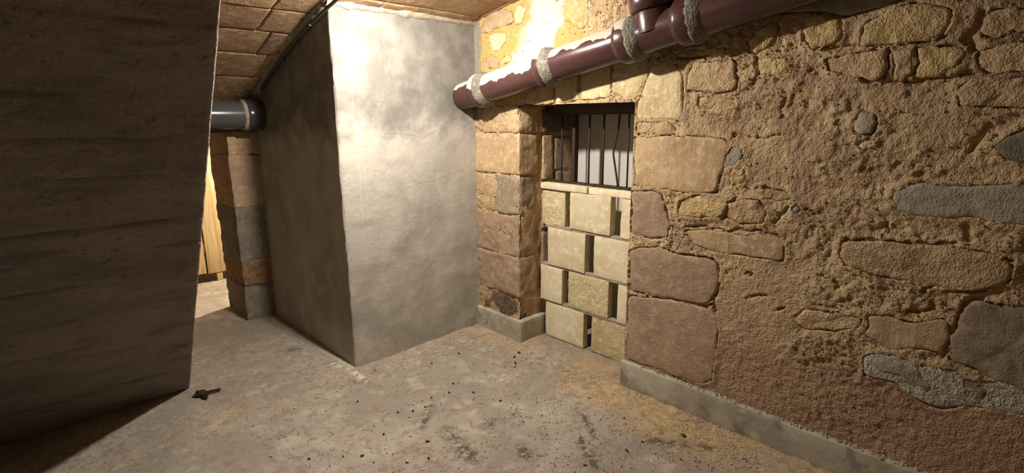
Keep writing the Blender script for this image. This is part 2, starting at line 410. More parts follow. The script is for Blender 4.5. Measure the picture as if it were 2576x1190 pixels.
# ------------------------------------------------------------------ materials
class NT:
    def __init__(self, name):
        self.m = bpy.data.materials.new(name)
        self.m.use_nodes = True
        self.t = self.m.node_tree
        self.b = self.t.nodes['Principled BSDF']
        self.b.inputs['Specular IOR Level'].default_value = 0.25
        self.co = self.t.nodes.new('ShaderNodeTexCoord').outputs['Object']

    def _set(self, sock, v):
        if hasattr(v, 'is_output'):
            self.t.links.new(v, sock)
        elif isinstance(v, tuple) and len(v) == 3 and sock.type == 'RGBA':
            sock.default_value = (*v, 1)
        else:
            sock.default_value = v

    def math(self, op, a, b=0.0, clamp=False):
        n = self.t.nodes.new('ShaderNodeMath'); n.operation = op; n.use_clamp = clamp
        self._set(n.inputs[0], a); self._set(n.inputs[1], b)
        return n.outputs[0]

    def vec(self, op, a, b):
        n = self.t.nodes.new('ShaderNodeVectorMath'); n.operation = op
        self._set(n.inputs[0], a); self._set(n.inputs[1], b)
        return n.outputs[0]

    def noise(self, scale, detail=4.0, rough=0.55, dist=0.0, co=None):
        n = self.t.nodes.new('ShaderNodeTexNoise')
        self._set(n.inputs['Vector'], co if co is not None else self.co)
        n.inputs['Scale'].default_value = scale
        n.inputs['Detail'].default_value = min(detail, 2.0 if scale >= 40 else 3.0)
        n.inputs['Roughness'].default_value = rough
        n.inputs['Distortion'].default_value = dist
        return n.outputs['Fac']

    def voro(self, scale, co=None, feature='F1'):
        n = self.t.nodes.new('ShaderNodeTexVoronoi')
        n.feature = feature
        self._set(n.inputs['Vector'], co if co is not None else self.co)
        n.inputs['Scale'].default_value = scale
        return n.outputs['Distance']

    def ramp(self, fac, lo, hi, a=0.0, b=1.0):
        n = self.t.nodes.new('ShaderNodeMapRange')
        n.interpolation_type = 'SMOOTHSTEP'
        self._set(n.inputs['Value'], fac)
        n.inputs['From Min'].default_value = lo; n.inputs['From Max'].default_value = hi
        n.inputs['To Min'].default_value = a; n.inputs['To Max'].default_value = b
        return n.outputs['Result']

    def mix(self, fac, a, b, mode='MIX'):
        n = self.t.nodes.new('ShaderNodeMix'); n.data_type = 'RGBA'; n.blend_type = mode
        self._set(n.inputs[0], fac); self._set(n.inputs[6], a); self._set(n.inputs[7], b)
        return n.outputs[2]

    def attr(self, name):
        n = self.t.nodes.new('ShaderNodeAttribute'); n.attribute_name = name
        return n.outputs['Fac']

    def scaled(self, s, co=None):
        return self.vec('MULTIPLY', co if co is not None else self.co, s)

    def sep(self, co=None):
        n = self.t.nodes.new('ShaderNodeSeparateXYZ')
        self._set(n.inputs[0], co if co is not None else self.co)
        return n.outputs

    def shuffle(self):
        """shift the pattern per object so that alike pieces differ"""
        oi = self.t.nodes.new('ShaderNodeObjectInfo')
        self.rnd = oi.outputs['Random']
        n = self.t.nodes.new('ShaderNodeVectorMath'); n.operation = 'SCALE'
        n.inputs[0].default_value = (37.0, 61.0, 23.0)
        self.t.links.new(oi.outputs['Random'], n.inputs['Scale'])
        self.co = self.vec('ADD', self.co, n.outputs[0])
        return self

    def bump(self, h, strength=0.5, dist=0.01):
        n = self.t.nodes.new('ShaderNodeBump')
        n.inputs['Strength'].default_value = strength
        n.inputs['Distance'].default_value = dist
        self._set(n.inputs['Height'], h)
        self.t.links.new(n.outputs[0], self.b.inputs['Normal'])

    def out(self, color, rough=0.9):
        self._set(self.b.inputs['Base Color'], color)
        self._set(self.b.inputs['Roughness'], rough)
        return self.m


def stone_mat(name, dark, mid, light, scale=7.0, bump=0.6, tool=False, speck=True):
    t = NT(name).shuffle()
    n1 = t.noise(scale, 5, 0.6)
    n2 = t.noise(scale * 4.5, 5, 0.65)
    n3 = t.noise(120, 4, 0.7)
    c = t.mix(t.ramp(n1, 0.36, 0.64), dark, mid)
    c = t.mix(t.ramp(n2, 0.48, 0.68), c, light)
    val = t.math('ADD', 0.92, t.math('MULTIPLY', t.rnd, 0.16))
    vm = t.t.nodes.new('ShaderNodeVectorMath'); vm.operation = 'SCALE'
    t.t.links.new(c, vm.inputs[0]); t.t.links.new(val, vm.inputs['Scale'])
    c = vm.outputs[0]
    if speck:
        c = t.mix(t.ramp(t.noise(75, 2, 0.5), 0.70, 0.76), c, light)
        c = t.mix(t.ramp(t.noise(48, 3, 0.6), 0.70, 0.78, 0, 0.5), c, (0.06, 0.04, 0.02))
    h = t.math('ADD', t.math('MULTIPLY', n2, 0.8), t.math('MULTIPLY', n3, 0.5))
    if tool:
        w = t.noise(26, 2, 0.5, 0.0, t.scaled((1, 1, 0.12)))
        h = t.math('ADD', h, t.math('MULTIPLY', w, 0.7))
    t.bump(h, bump, 0.02)
    return t.out(c, 0.92)


M = {}
M['pale'] = stone_mat('pale_limestone', (0.50, 0.37, 0.185), (0.62, 0.49, 0.27), (0.70, 0.59, 0.38), 6, 0.5, True)
M['yellow'] = stone_mat('ochre_stone', (0.43, 0.295, 0.13), (0.55, 0.40, 0.185), (0.63, 0.50, 0.27), 8, 0.9)
M['tan'] = stone_mat('tan_stone', (0.41, 0.275, 0.15), (0.50, 0.355, 0.195), (0.56, 0.42, 0.255), 7, 0.9)
M['tanflat'] = stone_mat('dressed_tan_stone', (0.37, 0.25, 0.14), (0.46, 0.325, 0.18), (0.52, 0.385, 0.235), 5, 0.4, True)
M['brownflat'] = stone_mat('dressed_brown_stone', (0.31, 0.21, 0.14), (0.38, 0.265, 0.17), (0.43, 0.315, 0.205), 5, 0.45)
M['grey'] = stone_mat('grey_brown_stone', (0.24, 0.185, 0.125), (0.30, 0.235, 0.16), (0.35, 0.28, 0.195), 4, 0.4)
M['cement'] = stone_mat('grey_cement', (0.28, 0.24, 0.18), (0.35, 0.30, 0.225), (0.41, 0.355, 0.27), 6, 0.5, False, False)
M['cementdark'] = stone_mat('dark_cement', (0.16, 0.138, 0.105), (0.21, 0.18, 0.137), (0.27, 0.232, 0.178), 6, 0.5, False, False)
M['ringcement'] = stone_mat('brownish_joint_cement', (0.15, 0.13, 0.105), (0.20, 0.18, 0.145), (0.27, 0.245, 0.20), 12, 0.6, False, False)
M['plaster'] = stone_mat('pale_plaster', (0.32, 0.29, 0.22), (0.42, 0.39, 0.31), (0.52, 0.49, 0.40), 9, 0.9, False, False)
M['block'] = stone_mat('new_limestone_block', (0.63, 0.53, 0.33), (0.70, 0.61, 0.41), (0.77, 0.70, 0.52), 4, 0.25, False)
M['blockrough'] = stone_mat('pitted_limestone_block', (0.54, 0.43, 0.23), (0.63, 0.52, 0.31), (0.71, 0.62, 0.42), 7, 0.7)
M['vault1'] = stone_mat('vault_stone', (0.21, 0.125, 0.065), (0.28, 0.175, 0.09), (0.34, 0.23, 0.125), 4, 0.5)
M['vault2'] = stone_mat('vault_stone_reddish', (0.18, 0.10, 0.058), (0.24, 0.14, 0.078), (0.30, 0.19, 0.105), 4, 0.5)
M['chip'] = stone_mat('dark_chip', (0.05, 0.038, 0.028), (0.085, 0.064, 0.046), (0.13, 0.10, 0.07), 30, 0.6, False, False)
M['rust_stone'] = stone_mat('rusty_stone', (0.20, 0.12, 0.065), (0.29, 0.175, 0.085), (0.36, 0.23, 0.11), 8, 0.7)
M['dark_stone'] = stone_mat('dark_damp_stone', (0.10, 0.07, 0.05), (0.17, 0.115, 0.075), (0.24, 0.17, 0.11), 8, 0.9)


def mortar_mat():
    t = NT('rough_earth_mortar')
    n1 = t.noise(2.6, 4, 0.6); n2 = t.noise(9, 5, 0.65); n3 = t.noise(42, 5, 0.7); n4 = t.noise(150, 3, 0.7)
    c = t.mix(t.ramp(n1, 0.36, 0.62), (0.39, 0.262, 0.155), (0.49, 0.35, 0.195))
    c = t.mix(t.ramp(n2, 0.45, 0.66), c, (0.55, 0.415, 0.235))
    c = t.mix(t.ramp(t.noise(5.0, 3, 0.6, 0.5), 0.55, 0.72, 0, 0.6), c, (0.40, 0.26, 0.185))
    c = t.mix(t.math('MULTIPLY', t.attr('red'), t.ramp(n2, 0.30, 0.62, 0.45, 1.0)), c, (0.34, 0.205, 0.14))
    c = t.mix(t.attr('gold'), c, t.mix(n2, (0.45, 0.28, 0.085), (0.60, 0.42, 0.16)))
    c = t.mix(t.math('MULTIPLY', t.attr('dark'), 0.75), c, (0.20, 0.125, 0.075))
    c = t.mix(t.attr('white'), c, t.mix(n2, (0.62, 0.54, 0.40), (0.80, 0.74, 0.60)))
    c = t.mix(t.attr('cem'), c, t.mix(n2, (0.24, 0.215, 0.17), (0.34, 0.31, 0.245)))
    c = t.mix(t.ramp(n3, 0.62, 0.74, 0, 0.55), c, (0.55, 0.42, 0.25))
    h = t.math('ADD', t.math('MULTIPLY', n3, 1.0), t.math('MULTIPLY', n4, 0.45))
    t.bump(h, 0.75, 0.022)
    return t.out(c, 0.95)


M['mortar'] = mortar_mat()


def crack(t, u, v, path, width):
    """mask of a thin crack that follows a broken line (u, v are metres on the face)"""
    res = None
    for (u0, v0), (u1, v1) in zip(path[:-1], path[1:]):
        du, dv = u1 - u0, v1 - v0
        L2 = du * du + dv * dv
        pu = t.math('SUBTRACT', u, u0); pv = t.math('SUBTRACT', v, v0)
        k = t.math('ADD', t.math('MULTIPLY', pu, du / L2), t.math('MULTIPLY', pv, dv / L2), True)
        a = t.math('SUBTRACT', pu, t.math('MULTIPLY', k, du)); b = t.math('SUBTRACT', pv, t.math('MULTIPLY', k, dv))
        d = t.math('SQRT', t.math('ADD', t.math('MULTIPLY', a, a), t.math('MULTIPLY', b, b)))
        res = d if res is None else t.math('MINIMUM', res, d)
    return t.ramp(res, width * 0.4, width * 1.3, 1.0, 0.0)


def render_mat():
    t = NT('grey_cement_render')
    n1 = t.noise(1.7, 4, 0.55, 0.4); n2 = t.noise(5.5, 5, 0.6); n3 = t.noise(60, 4, 0.65)
    streak = t.noise(6, 4, 0.6, 0.0, t.scaled((1.6, 1.6, 0.35)))
    c = t.mix(t.ramp(n1, 0.38, 0.62), (0.33, 0.305, 0.26), (0.42, 0.393, 0.335))
    c = t.mix(t.ramp(n2, 0.46, 0.66, 0, 0.75), c, (0.47, 0.44, 0.375))
    c = t.mix(t.ramp(streak, 0.55, 0.75, 0, 0.25), c, (0.26, 0.235, 0.195))
    c = t.mix(t.ramp(t.noise(22, 3, 0.6), 0.62, 0.76, 0, 0.5), c, (0.165, 0.145, 0.118))
    c = t.mix(t.ramp(t.noise(70, 3, 0.7), 0.60, 0.78, 0, 0.35), c, (0.155, 0.138, 0.115))
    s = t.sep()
    lift = t.ramp(t.math('ADD', s[2], t.math('MULTIPLY', t.math('SUBTRACT', t.noise(5, 4, 0.65), 0.5), 0.5)), 1.36, 1.62)  # upper pour's darker tone, with compensation for the lamp's falloff put into its colour
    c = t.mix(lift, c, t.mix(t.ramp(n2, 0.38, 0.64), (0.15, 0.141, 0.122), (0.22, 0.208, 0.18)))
    wob = t.math('MULTIPLY', t.math('SUBTRACT', t.noise(14, 3, 0.6), 0.5), 0.035)
    u = t.math('ADD', s[0], wob); v = t.math('ADD', s[2], wob)
    for path, w in (([(-0.25, 2.16), (-0.24, 1.86), (-0.235, 1.62), (-0.20, 1.47)], 0.0022),
                    ([(-0.49, 1.66), (-0.38, 1.64), (-0.30, 1.655), (-0.235, 1.645)], 0.0016),
                    ([(-0.19, 1.46), (-0.05, 1.44), (0.03, 1.42), (0.14, 1.47)], 0.0024),
                    ([(-0.12, 1.73), (0.0, 1.715), (0.10, 1.715)], 0.0016),
                    ([(-0.05, 1.13), (0.08, 1.13), (0.26, 1.175), (0.36, 1.19)], 0.0024)):
        c = t.mix(t.math('MULTIPLY', crack(t, u, v, path, w), 0.42), c, (0.10, 0.085, 0.065))
    for path, w in (([(-0.46, 1.85), (-0.445, 1.3), (-0.44, 0.9)], 0.003), ([(-0.40, 1.55), (-0.405, 1.0), (-0.40, 0.7)], 0.0018),
                    ([(-0.10, 1.125), (-0.06, 1.13)], 0.008), ([(-0.45, 0.86), (-0.36, 0.89)], 0.006)):
        c = t.mix(t.math('MULTIPLY', crack(t, u, v, path, w), 0.3), c, (0.66, 0.62, 0.52))
    h = t.math('ADD', t.math('MULTIPLY', n2, 1.2), t.math('MULTIPLY', n3, 0.25))
    t.bump(h, 0.35, 0.02)
    return t.out(c, 0.85)


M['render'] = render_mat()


def floor_mat():
    t = NT('dusty_concrete_floor')
    n1 = t.noise(1.5, 4, 0.6, 0.6); n2 = t.noise(6, 5, 0.65, 0.4); n3 = t.noise(28, 5, 0.7); n4 = t.noise(140, 3, 0.7)
    c = t.mix(t.ramp(n1, 0.36, 0.62), (0.28, 0.245, 0.197), (0.36, 0.317, 0.257))
    c = t.mix(t.ramp(n2, 0.50, 0.70, 0, 0.8), c, (0.45, 0.405, 0.33))
    c = t.mix(t.ramp(n2, 0.44, 0.30, 0, 0.55), c, (0.26, 0.215, 0.165))
    c = t.mix(t.math('MULTIPLY', t.attr('dust'), t.ramp(n3, 0.5, 0.64)), c, (0.25, 0.205, 0.15))
    c = t.mix(t.attr('sand'), c, t.mix(t.ramp(n3, 0.38, 0.62), (0.36, 0.25, 0.12), (0.52, 0.385, 0.20)))
    c = t.mix(t.ramp(t.noise(16, 5, 0.75, 0.6), 0.50, 0.64, 0, 0.75), c, (0.25, 0.195, 0.14))
    c = t.mix(t.attr('chalk'), c, (0.66, 0.61, 0.50))
    c = t.mix(t.math('MULTIPLY', t.attr('stain'), t.ramp(n3, 0.40, 0.56)), c, (0.085, 0.062, 0.042))
    c = t.mix(t.ramp(t.noise(55, 3, 0.6), 0.70, 0.78, 0, 0.6), c, (0.12, 0.092, 0.065))
    h = t.math('ADD', t.math('MULTIPLY', n3, 0.8), t.math('MULTIPLY', n4, 0.3))
    t.bump(h, 0.7, 0.016)
    return t.out(c, 0.9)


M['floor'] = floor_mat()


def board_concrete():
    t = NT('board_marked_concrete')
    s = t.scaled((0.35, 1.0, 1.0))
    n1 = t.noise(3, 4, 0.6, 0.3, s); n2 = t.noise(13, 5, 0.65, 0.0, t.scaled((0.25, 1.0, 1.0))); n3 = t.noise(45, 4, 0.7)
    c = t.mix(t.ramp(n1, 0.35, 0.65), (0.20, 0.172, 0.152), (0.265, 0.23, 0.195))
    c = t.mix(t.ramp(n2, 0.52, 0.70, 0, 0.6), c, (0.29, 0.26, 0.215))
    c = t.mix(t.ramp(t.noise(2.2, 3, 0.6), 0.5, 0.7, 0, 0.4), c, (0.235, 0.222, 0.17))
    c = t.mix(t.ramp(t.noise(30, 4, 0.6), 0.60, 0.74, 0, 0.75), c, (0.10, 0.08, 0.066))
    c = t.mix(t.ramp(t.noise(11, 4, 0.6, 0.2, t.scaled((0.4, 1.0, 1.0))), 0.52, 0.68, 0, 0.55), c, (0.14, 0.115, 0.115))
    c = t.mix(t.math('MULTIPLY', t.attr('seam_shade'), 0.55), c, (0.07, 0.056, 0.05))  # shade of the board grooves painted in as dark lines
    t.bump(t.math('ADD', n2, t.math('MULTIPLY', n3, 0.6)), 0.55, 0.02)
    return t.out(c, 0.85)


M['board'] = board_concrete()


def skirting_mat():
    t = NT('grey_skirting_cement')
    n1 = t.noise(4, 4, 0.6, 0.5); n2 = t.noise(16, 5, 0.6)
    c = t.mix(t.ramp(n1, 0.36, 0.62), (0.32, 0.29, 0.225), (0.44, 0.405, 0.32))
    c = t.mix(t.ramp(n2, 0.5, 0.7, 0, 0.7), c, (0.51, 0.47, 0.37))
    c = t.mix(t.ramp(t.noise(7, 3, 0.6), 0.58, 0.70, 0, 0.6), c, (0.15, 0.13, 0.11))
    t.bump(t.math('ADD', n2, t.math('MULTIPLY', t.noise(90, 3, 0.7), 0.3)), 0.3, 0.012)
    return t.out(c, 0.85)


M['skirting'] = skirting_mat()


def glazed_mat(name, cover):
    """brown salt-glazed stoneware, limewashed over its back and crown"""
    t = NT(name)
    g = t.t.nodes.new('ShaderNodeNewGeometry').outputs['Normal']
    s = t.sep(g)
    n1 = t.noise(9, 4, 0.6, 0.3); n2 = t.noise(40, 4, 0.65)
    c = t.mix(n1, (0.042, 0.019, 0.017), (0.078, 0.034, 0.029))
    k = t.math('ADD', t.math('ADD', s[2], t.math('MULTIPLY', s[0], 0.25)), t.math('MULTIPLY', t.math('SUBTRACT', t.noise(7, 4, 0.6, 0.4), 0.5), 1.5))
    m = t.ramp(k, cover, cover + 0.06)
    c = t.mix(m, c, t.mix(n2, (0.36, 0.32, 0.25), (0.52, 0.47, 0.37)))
    spot = t.ramp(t.noise(34, 4, 0.7), 0.70, 0.74, 0, 0.8)
    c = t.mix(spot, c, (0.45, 0.37, 0.27))
    t.b.inputs['Specular IOR Level'].default_value = 0.5
    t.bump(t.math('ADD', m, t.math('MULTIPLY', n2, 0.25)), 0.25, 0.006)
    return t.out(c, t.math('ADD', 0.24, t.math('MULTIPLY', t.math('MAXIMUM', m, spot), 0.6)))


M['glaze_lime'] = glazed_mat('limewashed_stoneware', -0.28)
M['glaze_mid'] = glazed_mat('partly_limewashed_stoneware', 0.12)
M['glaze'] = glazed_mat('brown_glazed_stoneware', 1.15)


def simple(name, col, rough=0.6, spec=0.3, metallic=0.0, var=0.25, scale=20, bump=0.0):
    t = NT(name)
    n = t.noise(scale, 4, 0.6)
    c = t.mix(n, tuple(x * (1 - var) for x in col), tuple(min(1, x * (1 + var)) for x in col))
    t.b.inputs['Specular IOR Level'].default_value = spec
    t.b.inputs['Metallic'].default_value = metallic
    if bump:
        t.bump(n, bump, 0.01)
    return t.out(c, rough)


M['iron'] = simple('rusty_black_iron', (0.035, 0.024, 0.018), 0.7, 0.3, 0.0, 0.5, 60, 0.3)
M['panel'] = simple('pale_grey_paint', (0.60, 0.58, 0.53), 0.6, 0.3, 0.0, 0.04, 6)
M['pvc'] = simple('grey_pvc', (0.07, 0.067, 0.064), 0.2, 0.5, 0.0, 0.12, 8)
M['pvcdark'] = simple('dark_grey_pvc', (0.055, 0.05, 0.052), 0.2, 0.5, 0.0, 0.2, 12)
M['conduit'] = simple('dark_conduit', (0.06, 0.052, 0.048), 0.5, 0.4, 0.0, 0.2, 20)
M['beam'] = simple('dark_lintel_beam', (0.06, 0.045, 0.035), 0.8, 0.2, 0.0, 0.3, 12, 0.3)
M['leaf'] = simple('dark_dry_leaf', (0.03, 0.022, 0.015), 0.8, 0.2, 0.0, 0.4, 60, 0.4)
M['bakelite'] = simple('black_bakelite', (0.02, 0.02, 0.02), 0.4, 0.5, 0.0, 0.1, 20)
M['crumb_tan'] = simple('tan_crumb', (0.50, 0.37, 0.20), 0.95, 0.1, 0.0, 0.35, 90)
M['crumb_dark'] = simple('dark_crumb', (0.15, 0.112, 0.078), 0.95, 0.1, 0.0, 0.5, 90)
M['crumb_pale'] = simple('pale_crumb', (0.66, 0.60, 0.47), 0.95, 0.1, 0.0, 0.2, 90)
M['grit'] = simple('wall_grit', (0.42, 0.29, 0.15), 0.95, 0.1, 0.0, 0.5, 60)


def wood_mat():
    t = NT('raw_pine').shuffle()
    s = t.scaled((9.0, 9.0, 0.5))
    n = t.noise(3.0, 4, 0.6, 0.8, s)
    c = t.mix(t.ramp(n, 0.35, 0.65), (0.46, 0.31, 0.15), (0.62, 0.46, 0.26))
    c = t.mix(t.ramp(t.voro(5.0, t.scaled((1.0, 1.0, 0.5))), 0.0, 0.07, 0.8, 0), c, (0.20, 0.09, 0.03))
    return t.out(c, 0.7)


M['wood'] = wood_mat()


def emit_mat(name, color, power):
    m = bpy.data.materials.new(name)
    m.use_nodes = True
    t = m.node_tree
    t.nodes.remove(t.nodes['Principled BSDF'])
    e = t.nodes.new('ShaderNodeEmission')
    e.inputs[0].default_value = (*color, 1)
    e.inputs[1].default_value = power
    t.links.new(e.outputs[0], t.nodes['Material Output'].inputs[0])
    return m


def lumps(name, pts, rmin, rmax, mat, parent=None, seed=0, flat=0.7):
    rng = random.Random(seed)
    base = np.array([(1, 0, 0), (-1, 0, 0), (0, 1, 0), (0, -1, 0), (0, 0, 1), (0, 0, -1)], float)
    tri = [(0, 2, 4), (2, 1, 4), (1, 3, 4), (3, 0, 4), (2, 0, 5), (1, 2, 5), (3, 1, 5), (0, 3, 5)]
    V, F = [], []
    for p in pts:
        r = rmin + (rmax - rmin) * rng.random() ** 2.2
        a = rng.random() * 6.28
        ca, sa = math.cos(a), math.sin(a)
        st = 0.7 + 0.9 * rng.random()
        k = len(V)
        for b in base:
            q = b * np.array([st, 1.0, flat]) * r * (0.7 + 0.6 * rng.random())
            V.append((p[0] + q[0] * ca - q[1] * sa, p[1] + q[0] * sa + q[1] * ca, p[2] + q[2]))
        F += [(k + i, k + j, k + l) for i, j, l in tri]
    return put(name, V, np.array(F), mat, parent, False)


# ================================================================== the setting
def xyz(*a):
    return np.stack(np.broadcast_arrays(*a), -1).reshape(-1, 3).astype(float)


# ---- floor
def build_floor():
    xs = np.concatenate([np.linspace(-1.3, -0.15, 12), np.arange(-0.1, 2.52, 0.0125), np.linspace(2.53, 3.3, 24)])
    ys = np.concatenate([np.linspace(-1.3, 0.3, 16), np.arange(0.31, 3.45, 0.0125), np.arange(3.46, 4.9, 0.03), np.linspace(4.95, 6.1, 12)])
    X, Y = np.meshgrid(xs, ys, indexing='ij')
    P = xyz(X, Y, np.zeros_like(X))
    x, y = P[:, 0], P[:, 1]
    dw = np.where(y < YJ + 0.1, XB - x, 9.0)
    dw2 = np.where(y > YL - 0.2, np.minimum(np.abs(XB - x), np.abs(y - 2.9) + 0.2), 9.0)
    n = fbm(P, 4, 3, 3)
    sand = 0.9 * sstep(0.55, 0.05, dw + 0.18 * n) * sstep(2.2, 1.5, y + 0.2 * n)
    sand = np.maximum(sand, 0.5 * sstep(0.30, 0.03, dw2 + 0.12 * n))
    sand = np.maximum(sand, 0.6 * sstep(0.35, 0.05, np.hypot((x - 2.45) * 0.8, y - 1.75) + 0.15 * n))
    h = 0.004 * fbm(P, 2.0, 3, 11) + 0.0022 * fbm(P, 14, 4, 12) + sand * (0.007 + 0.007 * np.maximum(0, fbm(P, 24, 4, 13)))
    h += 0.002 * np.maximum(0, fbm(P, 45, 3, 15))
    P[:, 2] = h - 0.004 - np.where(np.minimum(dw, dw2) < 0, 0.012, 0)
    stain = np.zeros(len(P))
    for pts, w in (([(1.28, 3.50), (1.23, 3.50)], 0.035), ([(1.50, 2.22), (1.42, 2.15), (1.36, 2.10)], 0.03), ([(1.43, 1.98), (1.40, 1.84), (1.385, 1.71)], 0.04),
                   ([(1.80, 1.86), (1.77, 1.83)], 0.02), ([(1.66, 1.88), (1.63, 1.86)], 0.025), ([(1.59, 1.60), (1.56, 1.56), (1.60, 1.50)], 0.03),
                   ([(1.86, 1.46), (1.80, 1.36), (1.74, 1.27)], 0.03), ([(1.93, 1.42), (2.05, 1.60)], 0.02), ([(2.10, 1.20), (2.25, 0.95)], 0.03), ([(1.36, 2.75), (1.33, 2.80)], 0.015)):
        d = seg_dist(pts, x, y)
        stain = np.maximum(stain, 0.9 * np.exp(-(d / w) ** 2))
    chalk = 0.8 * np.exp(-(seg_dist([(1.36, 3.1), (1.40, 2.92), (1.40, 2.74)], x, y) / 0.022) ** 2) * sstep(-0.2, 0.5, fbm(P, 25, 3, 9) + 0.2)
    chalk = np.maximum(chalk, 0.5 * np.exp(-(seg_dist([(1.37, 4.2), (1.42, 2.95)], x, y) / 0.012) ** 2))
    dust = sstep(-0.2, 0.7, fbm(P, 1.7, 3, 21) + 0.35 * sstep(1.0, 2.2, x))
    me = mesh('floor', P, grid_faces(len(xs), len(ys)))
    for k, v in (('sand', sand), ('stain', stain), ('chalk', chalk), ('dust', dust)):
        set_attr(me, k, v)
    return tag(link('floor', me, M['floor']), 'dusty grey concrete floor strewn with sand and grit', 'floor', kind='structure')


floor = build_floor()


# ---- right wall: crumbling mortar with the stones set in it
_q = random.Random(77)
for _z, _hh in ((0.36, 0.17), (0.62, 0.20), (1.02, 0.18), (1.22, 0.16), (1.60, 0.15), (1.78, 0.14)):
    _y = -0.42
    while _y > -1.1:
        _w = _q.uniform(0.16, 0.34)
        if _q.random() < 0.7:
            WALL_STONES.append((_q.choice(('tan', 'yellow', 'tan', 'brownflat')), [(_y - _w / 2 + _w * 0.46 * math.copysign(abs(math.cos(a)) ** 0.6, math.cos(a)) * _q.uniform(0.9, 1.05), _z + _hh * 0.46 * math.copysign(abs(math.sin(a)) ** 0.6, math.sin(a)) * _q.uniform(0.85, 1.05)) for a in [6.283 * k / 11 for k in range(11)]], _q.uniform(0.012, 0.02), 0.05))
        _y -= _w + 0.03


def build_wall_right():
    ys = np.concatenate([np.linspace(-1.25, -0.72, 12), np.arange(-0.70, -0.13, 0.014), np.arange(-0.12, YJ - 0.004, 0.0065), [YJ + 0.002], np.arange(YJ + 0.012, YL - 0.004, 0.0065), [YL + 0.004], np.arange(YL + 0.012, 2.99, 0.0065)])
    zs = np.concatenate([np.arange(-0.02, 0.12, 0.03), np.arange(0.13, ZO - 0.004, 0.0065), [ZO + 0.002], np.arange(ZO + 0.01, 2.36, 0.0065)])
    Y, Z = np.meshgrid(ys, zs, indexing='ij')
    P = xyz(np.zeros_like(Y), Y, Z)
    y, z = P[:, 1], P[:, 2]
    lo = fbm(P, 3.0, 3, 31); mi = fbm(P, 11, 4, 32); hi = fbm(P, 38, 4, 33, 0.6); rg = 1 - np.abs(fbm(P, 24, 4, 34, 0.6))
    rough = sstep(-0.5, 0.6, fbm(P, 2.2, 3, 35) + 0.35)
    smooth_low = sstep(0.62, 0.40, z + 0.1 * lo)
    smooth_top = sstep(1.9, 2.05, y) * sstep(1.6, 1.7, z)
    rough = rough * (1 - 0.55 * smooth_low) * (1 - 0.75 * smooth_top)
    warp = P + 0.03 * np.stack([0 * lo, mi, hi], 1)
    t = 3.0 * fbm(warp, 13, 5, 36, 0.6)
    terr = (np.floor(t) + sstep(0.30, 0.62, t - np.floor(t))) / 3.0
    t2 = 2.5 * fbm(warp, 34, 4, 37, 0.6)
    terr2 = (np.floor(t2) + sstep(0.25, 0.60, t2 - np.floor(t2))) / 2.5
    h = 0.009 + 0.008 * lo + rough * (0.007 * terr + 0.0055 * terr2 + 0.004 * hi + 0.005 * (rg - 0.6)) + 0.0018 * hi
    red = 0.75 * smooth_low * sstep(1.72, 1.3, y)
    dark = np.zeros(len(P))
    dark = np.maximum(dark, 0.9 * sstep(0.25, -0.15, y - 0.25 + 0.15 * lo) * sstep(1.5, 1.8, z))
    for mat, poly, proud, depth in WALL_STONES + [(a, q, e, 0.03) for a, q, e in CEMENT_PATCHES]:
        c = np.mean(poly, 0); r = max(np.hypot(*(np.array(q) - c)) for q in poly) + 0.05
        sel = np.where(np.hypot(y - c[0], z - c[1]) < r)[0]
        if not len(sel):
            continue
        d = seg_dist(poly, y[sel], z[sel], True)
        ins = inside(poly, y[sel], z[sel])
        sd = np.where(ins, -d, d)
        over = fbm(P[sel], 9, 3, 71 + int(c[1] * 91))
        flush = 0.0075 + 0.6 * proud + 0.0035 * over + 0.0025 * terr2[sel]
        k = 0.85 * np.exp(-(sd / 0.022) ** 2)
        h[sel] = h[sel] * (1 - k) + flush * k
        w = sstep(-0.001, -0.008, sd + 0.006 * hi[sel] + 0.005 * over)
        h[sel] = h[sel] * (1 - w) + (-0.014) * w
        ring = np.exp(-((sd - 0.002) / 0.004) ** 2) * sstep(0.1, 0.6, fbm(P[sel], 5.5, 2, 41 + int(c[0] * 97)))
        h[sel] -= (0.014 if c[0] > 1.3 or c[1] > 1.5 else 0.006) * ring
    for line, w, dp in CRACKS:
        a = np.array(line)
        sel = np.where((y > a[:, 0].min() - 0.05) & (y < a[:, 0].max() + 0.05) & (z > a[:, 1].min() - 0.05) & (z < a[:, 1].max() + 0.05))[0]
        d = seg_dist(line, y[sel] + 0.010 * hi[sel], z[sel] + 0.010 * terr2[sel])
        h[sel] -= dp * 0.8 * np.exp(-(d / (w * (0.7 if len(line) > 2 else 0.4))) ** 2)
    # soft plaster remains above the drain pipe, beside the lamp
    wp = [(2.40, 2.32), (2.17, 2.30), (2.15, 2.08), (2.20, 1.985), (2.40, 1.89), (2.60, 1.85), (2.50, 2.0), (2.40, 2.13)]
    sd = np.where(inside(wp, y, z), -1, 1) * seg_dist(wp, y, z, True)
    white = 0.92 * sstep(0.05, -0.03, sd + 0.05 * mi)
    white = np.maximum(white, 0.7 * sstep(0.05, 0.0, np.hypot(y - 2.03, z - 2.16) - 0.07 + 0.03 * mi))
    gold = smooth_top * (1 - white) * sstep(-0.4, 0.2, lo + 0.4)
    h = np.where(white > 0.3, h * 0.5 + 0.008 + 0.004 * mi, h)
    cem = sstep(0.03, 0.0, (2.955 - y) - 0.055 - 0.02 * mi) * sstep(1.70, 1.76, z)
    h = np.where(cem > 0.5, 0.012 + 0.002 * mi, h)
    edge = np.minimum(np.abs(y - YJ), np.abs(y - YL))
    P[:, 0] = 2.492 - h
    keep = ~(((Y[:-1, :-1] > YJ - 0.001) & (Y[1:, 1:] < YL + 0.006)) & (Z[1:, 1:] < ZO + 0.004))
    nu, nv = len(ys), len(zs)
    me = mesh('wall_right', P, grid_faces(nu, nv, keep, True))
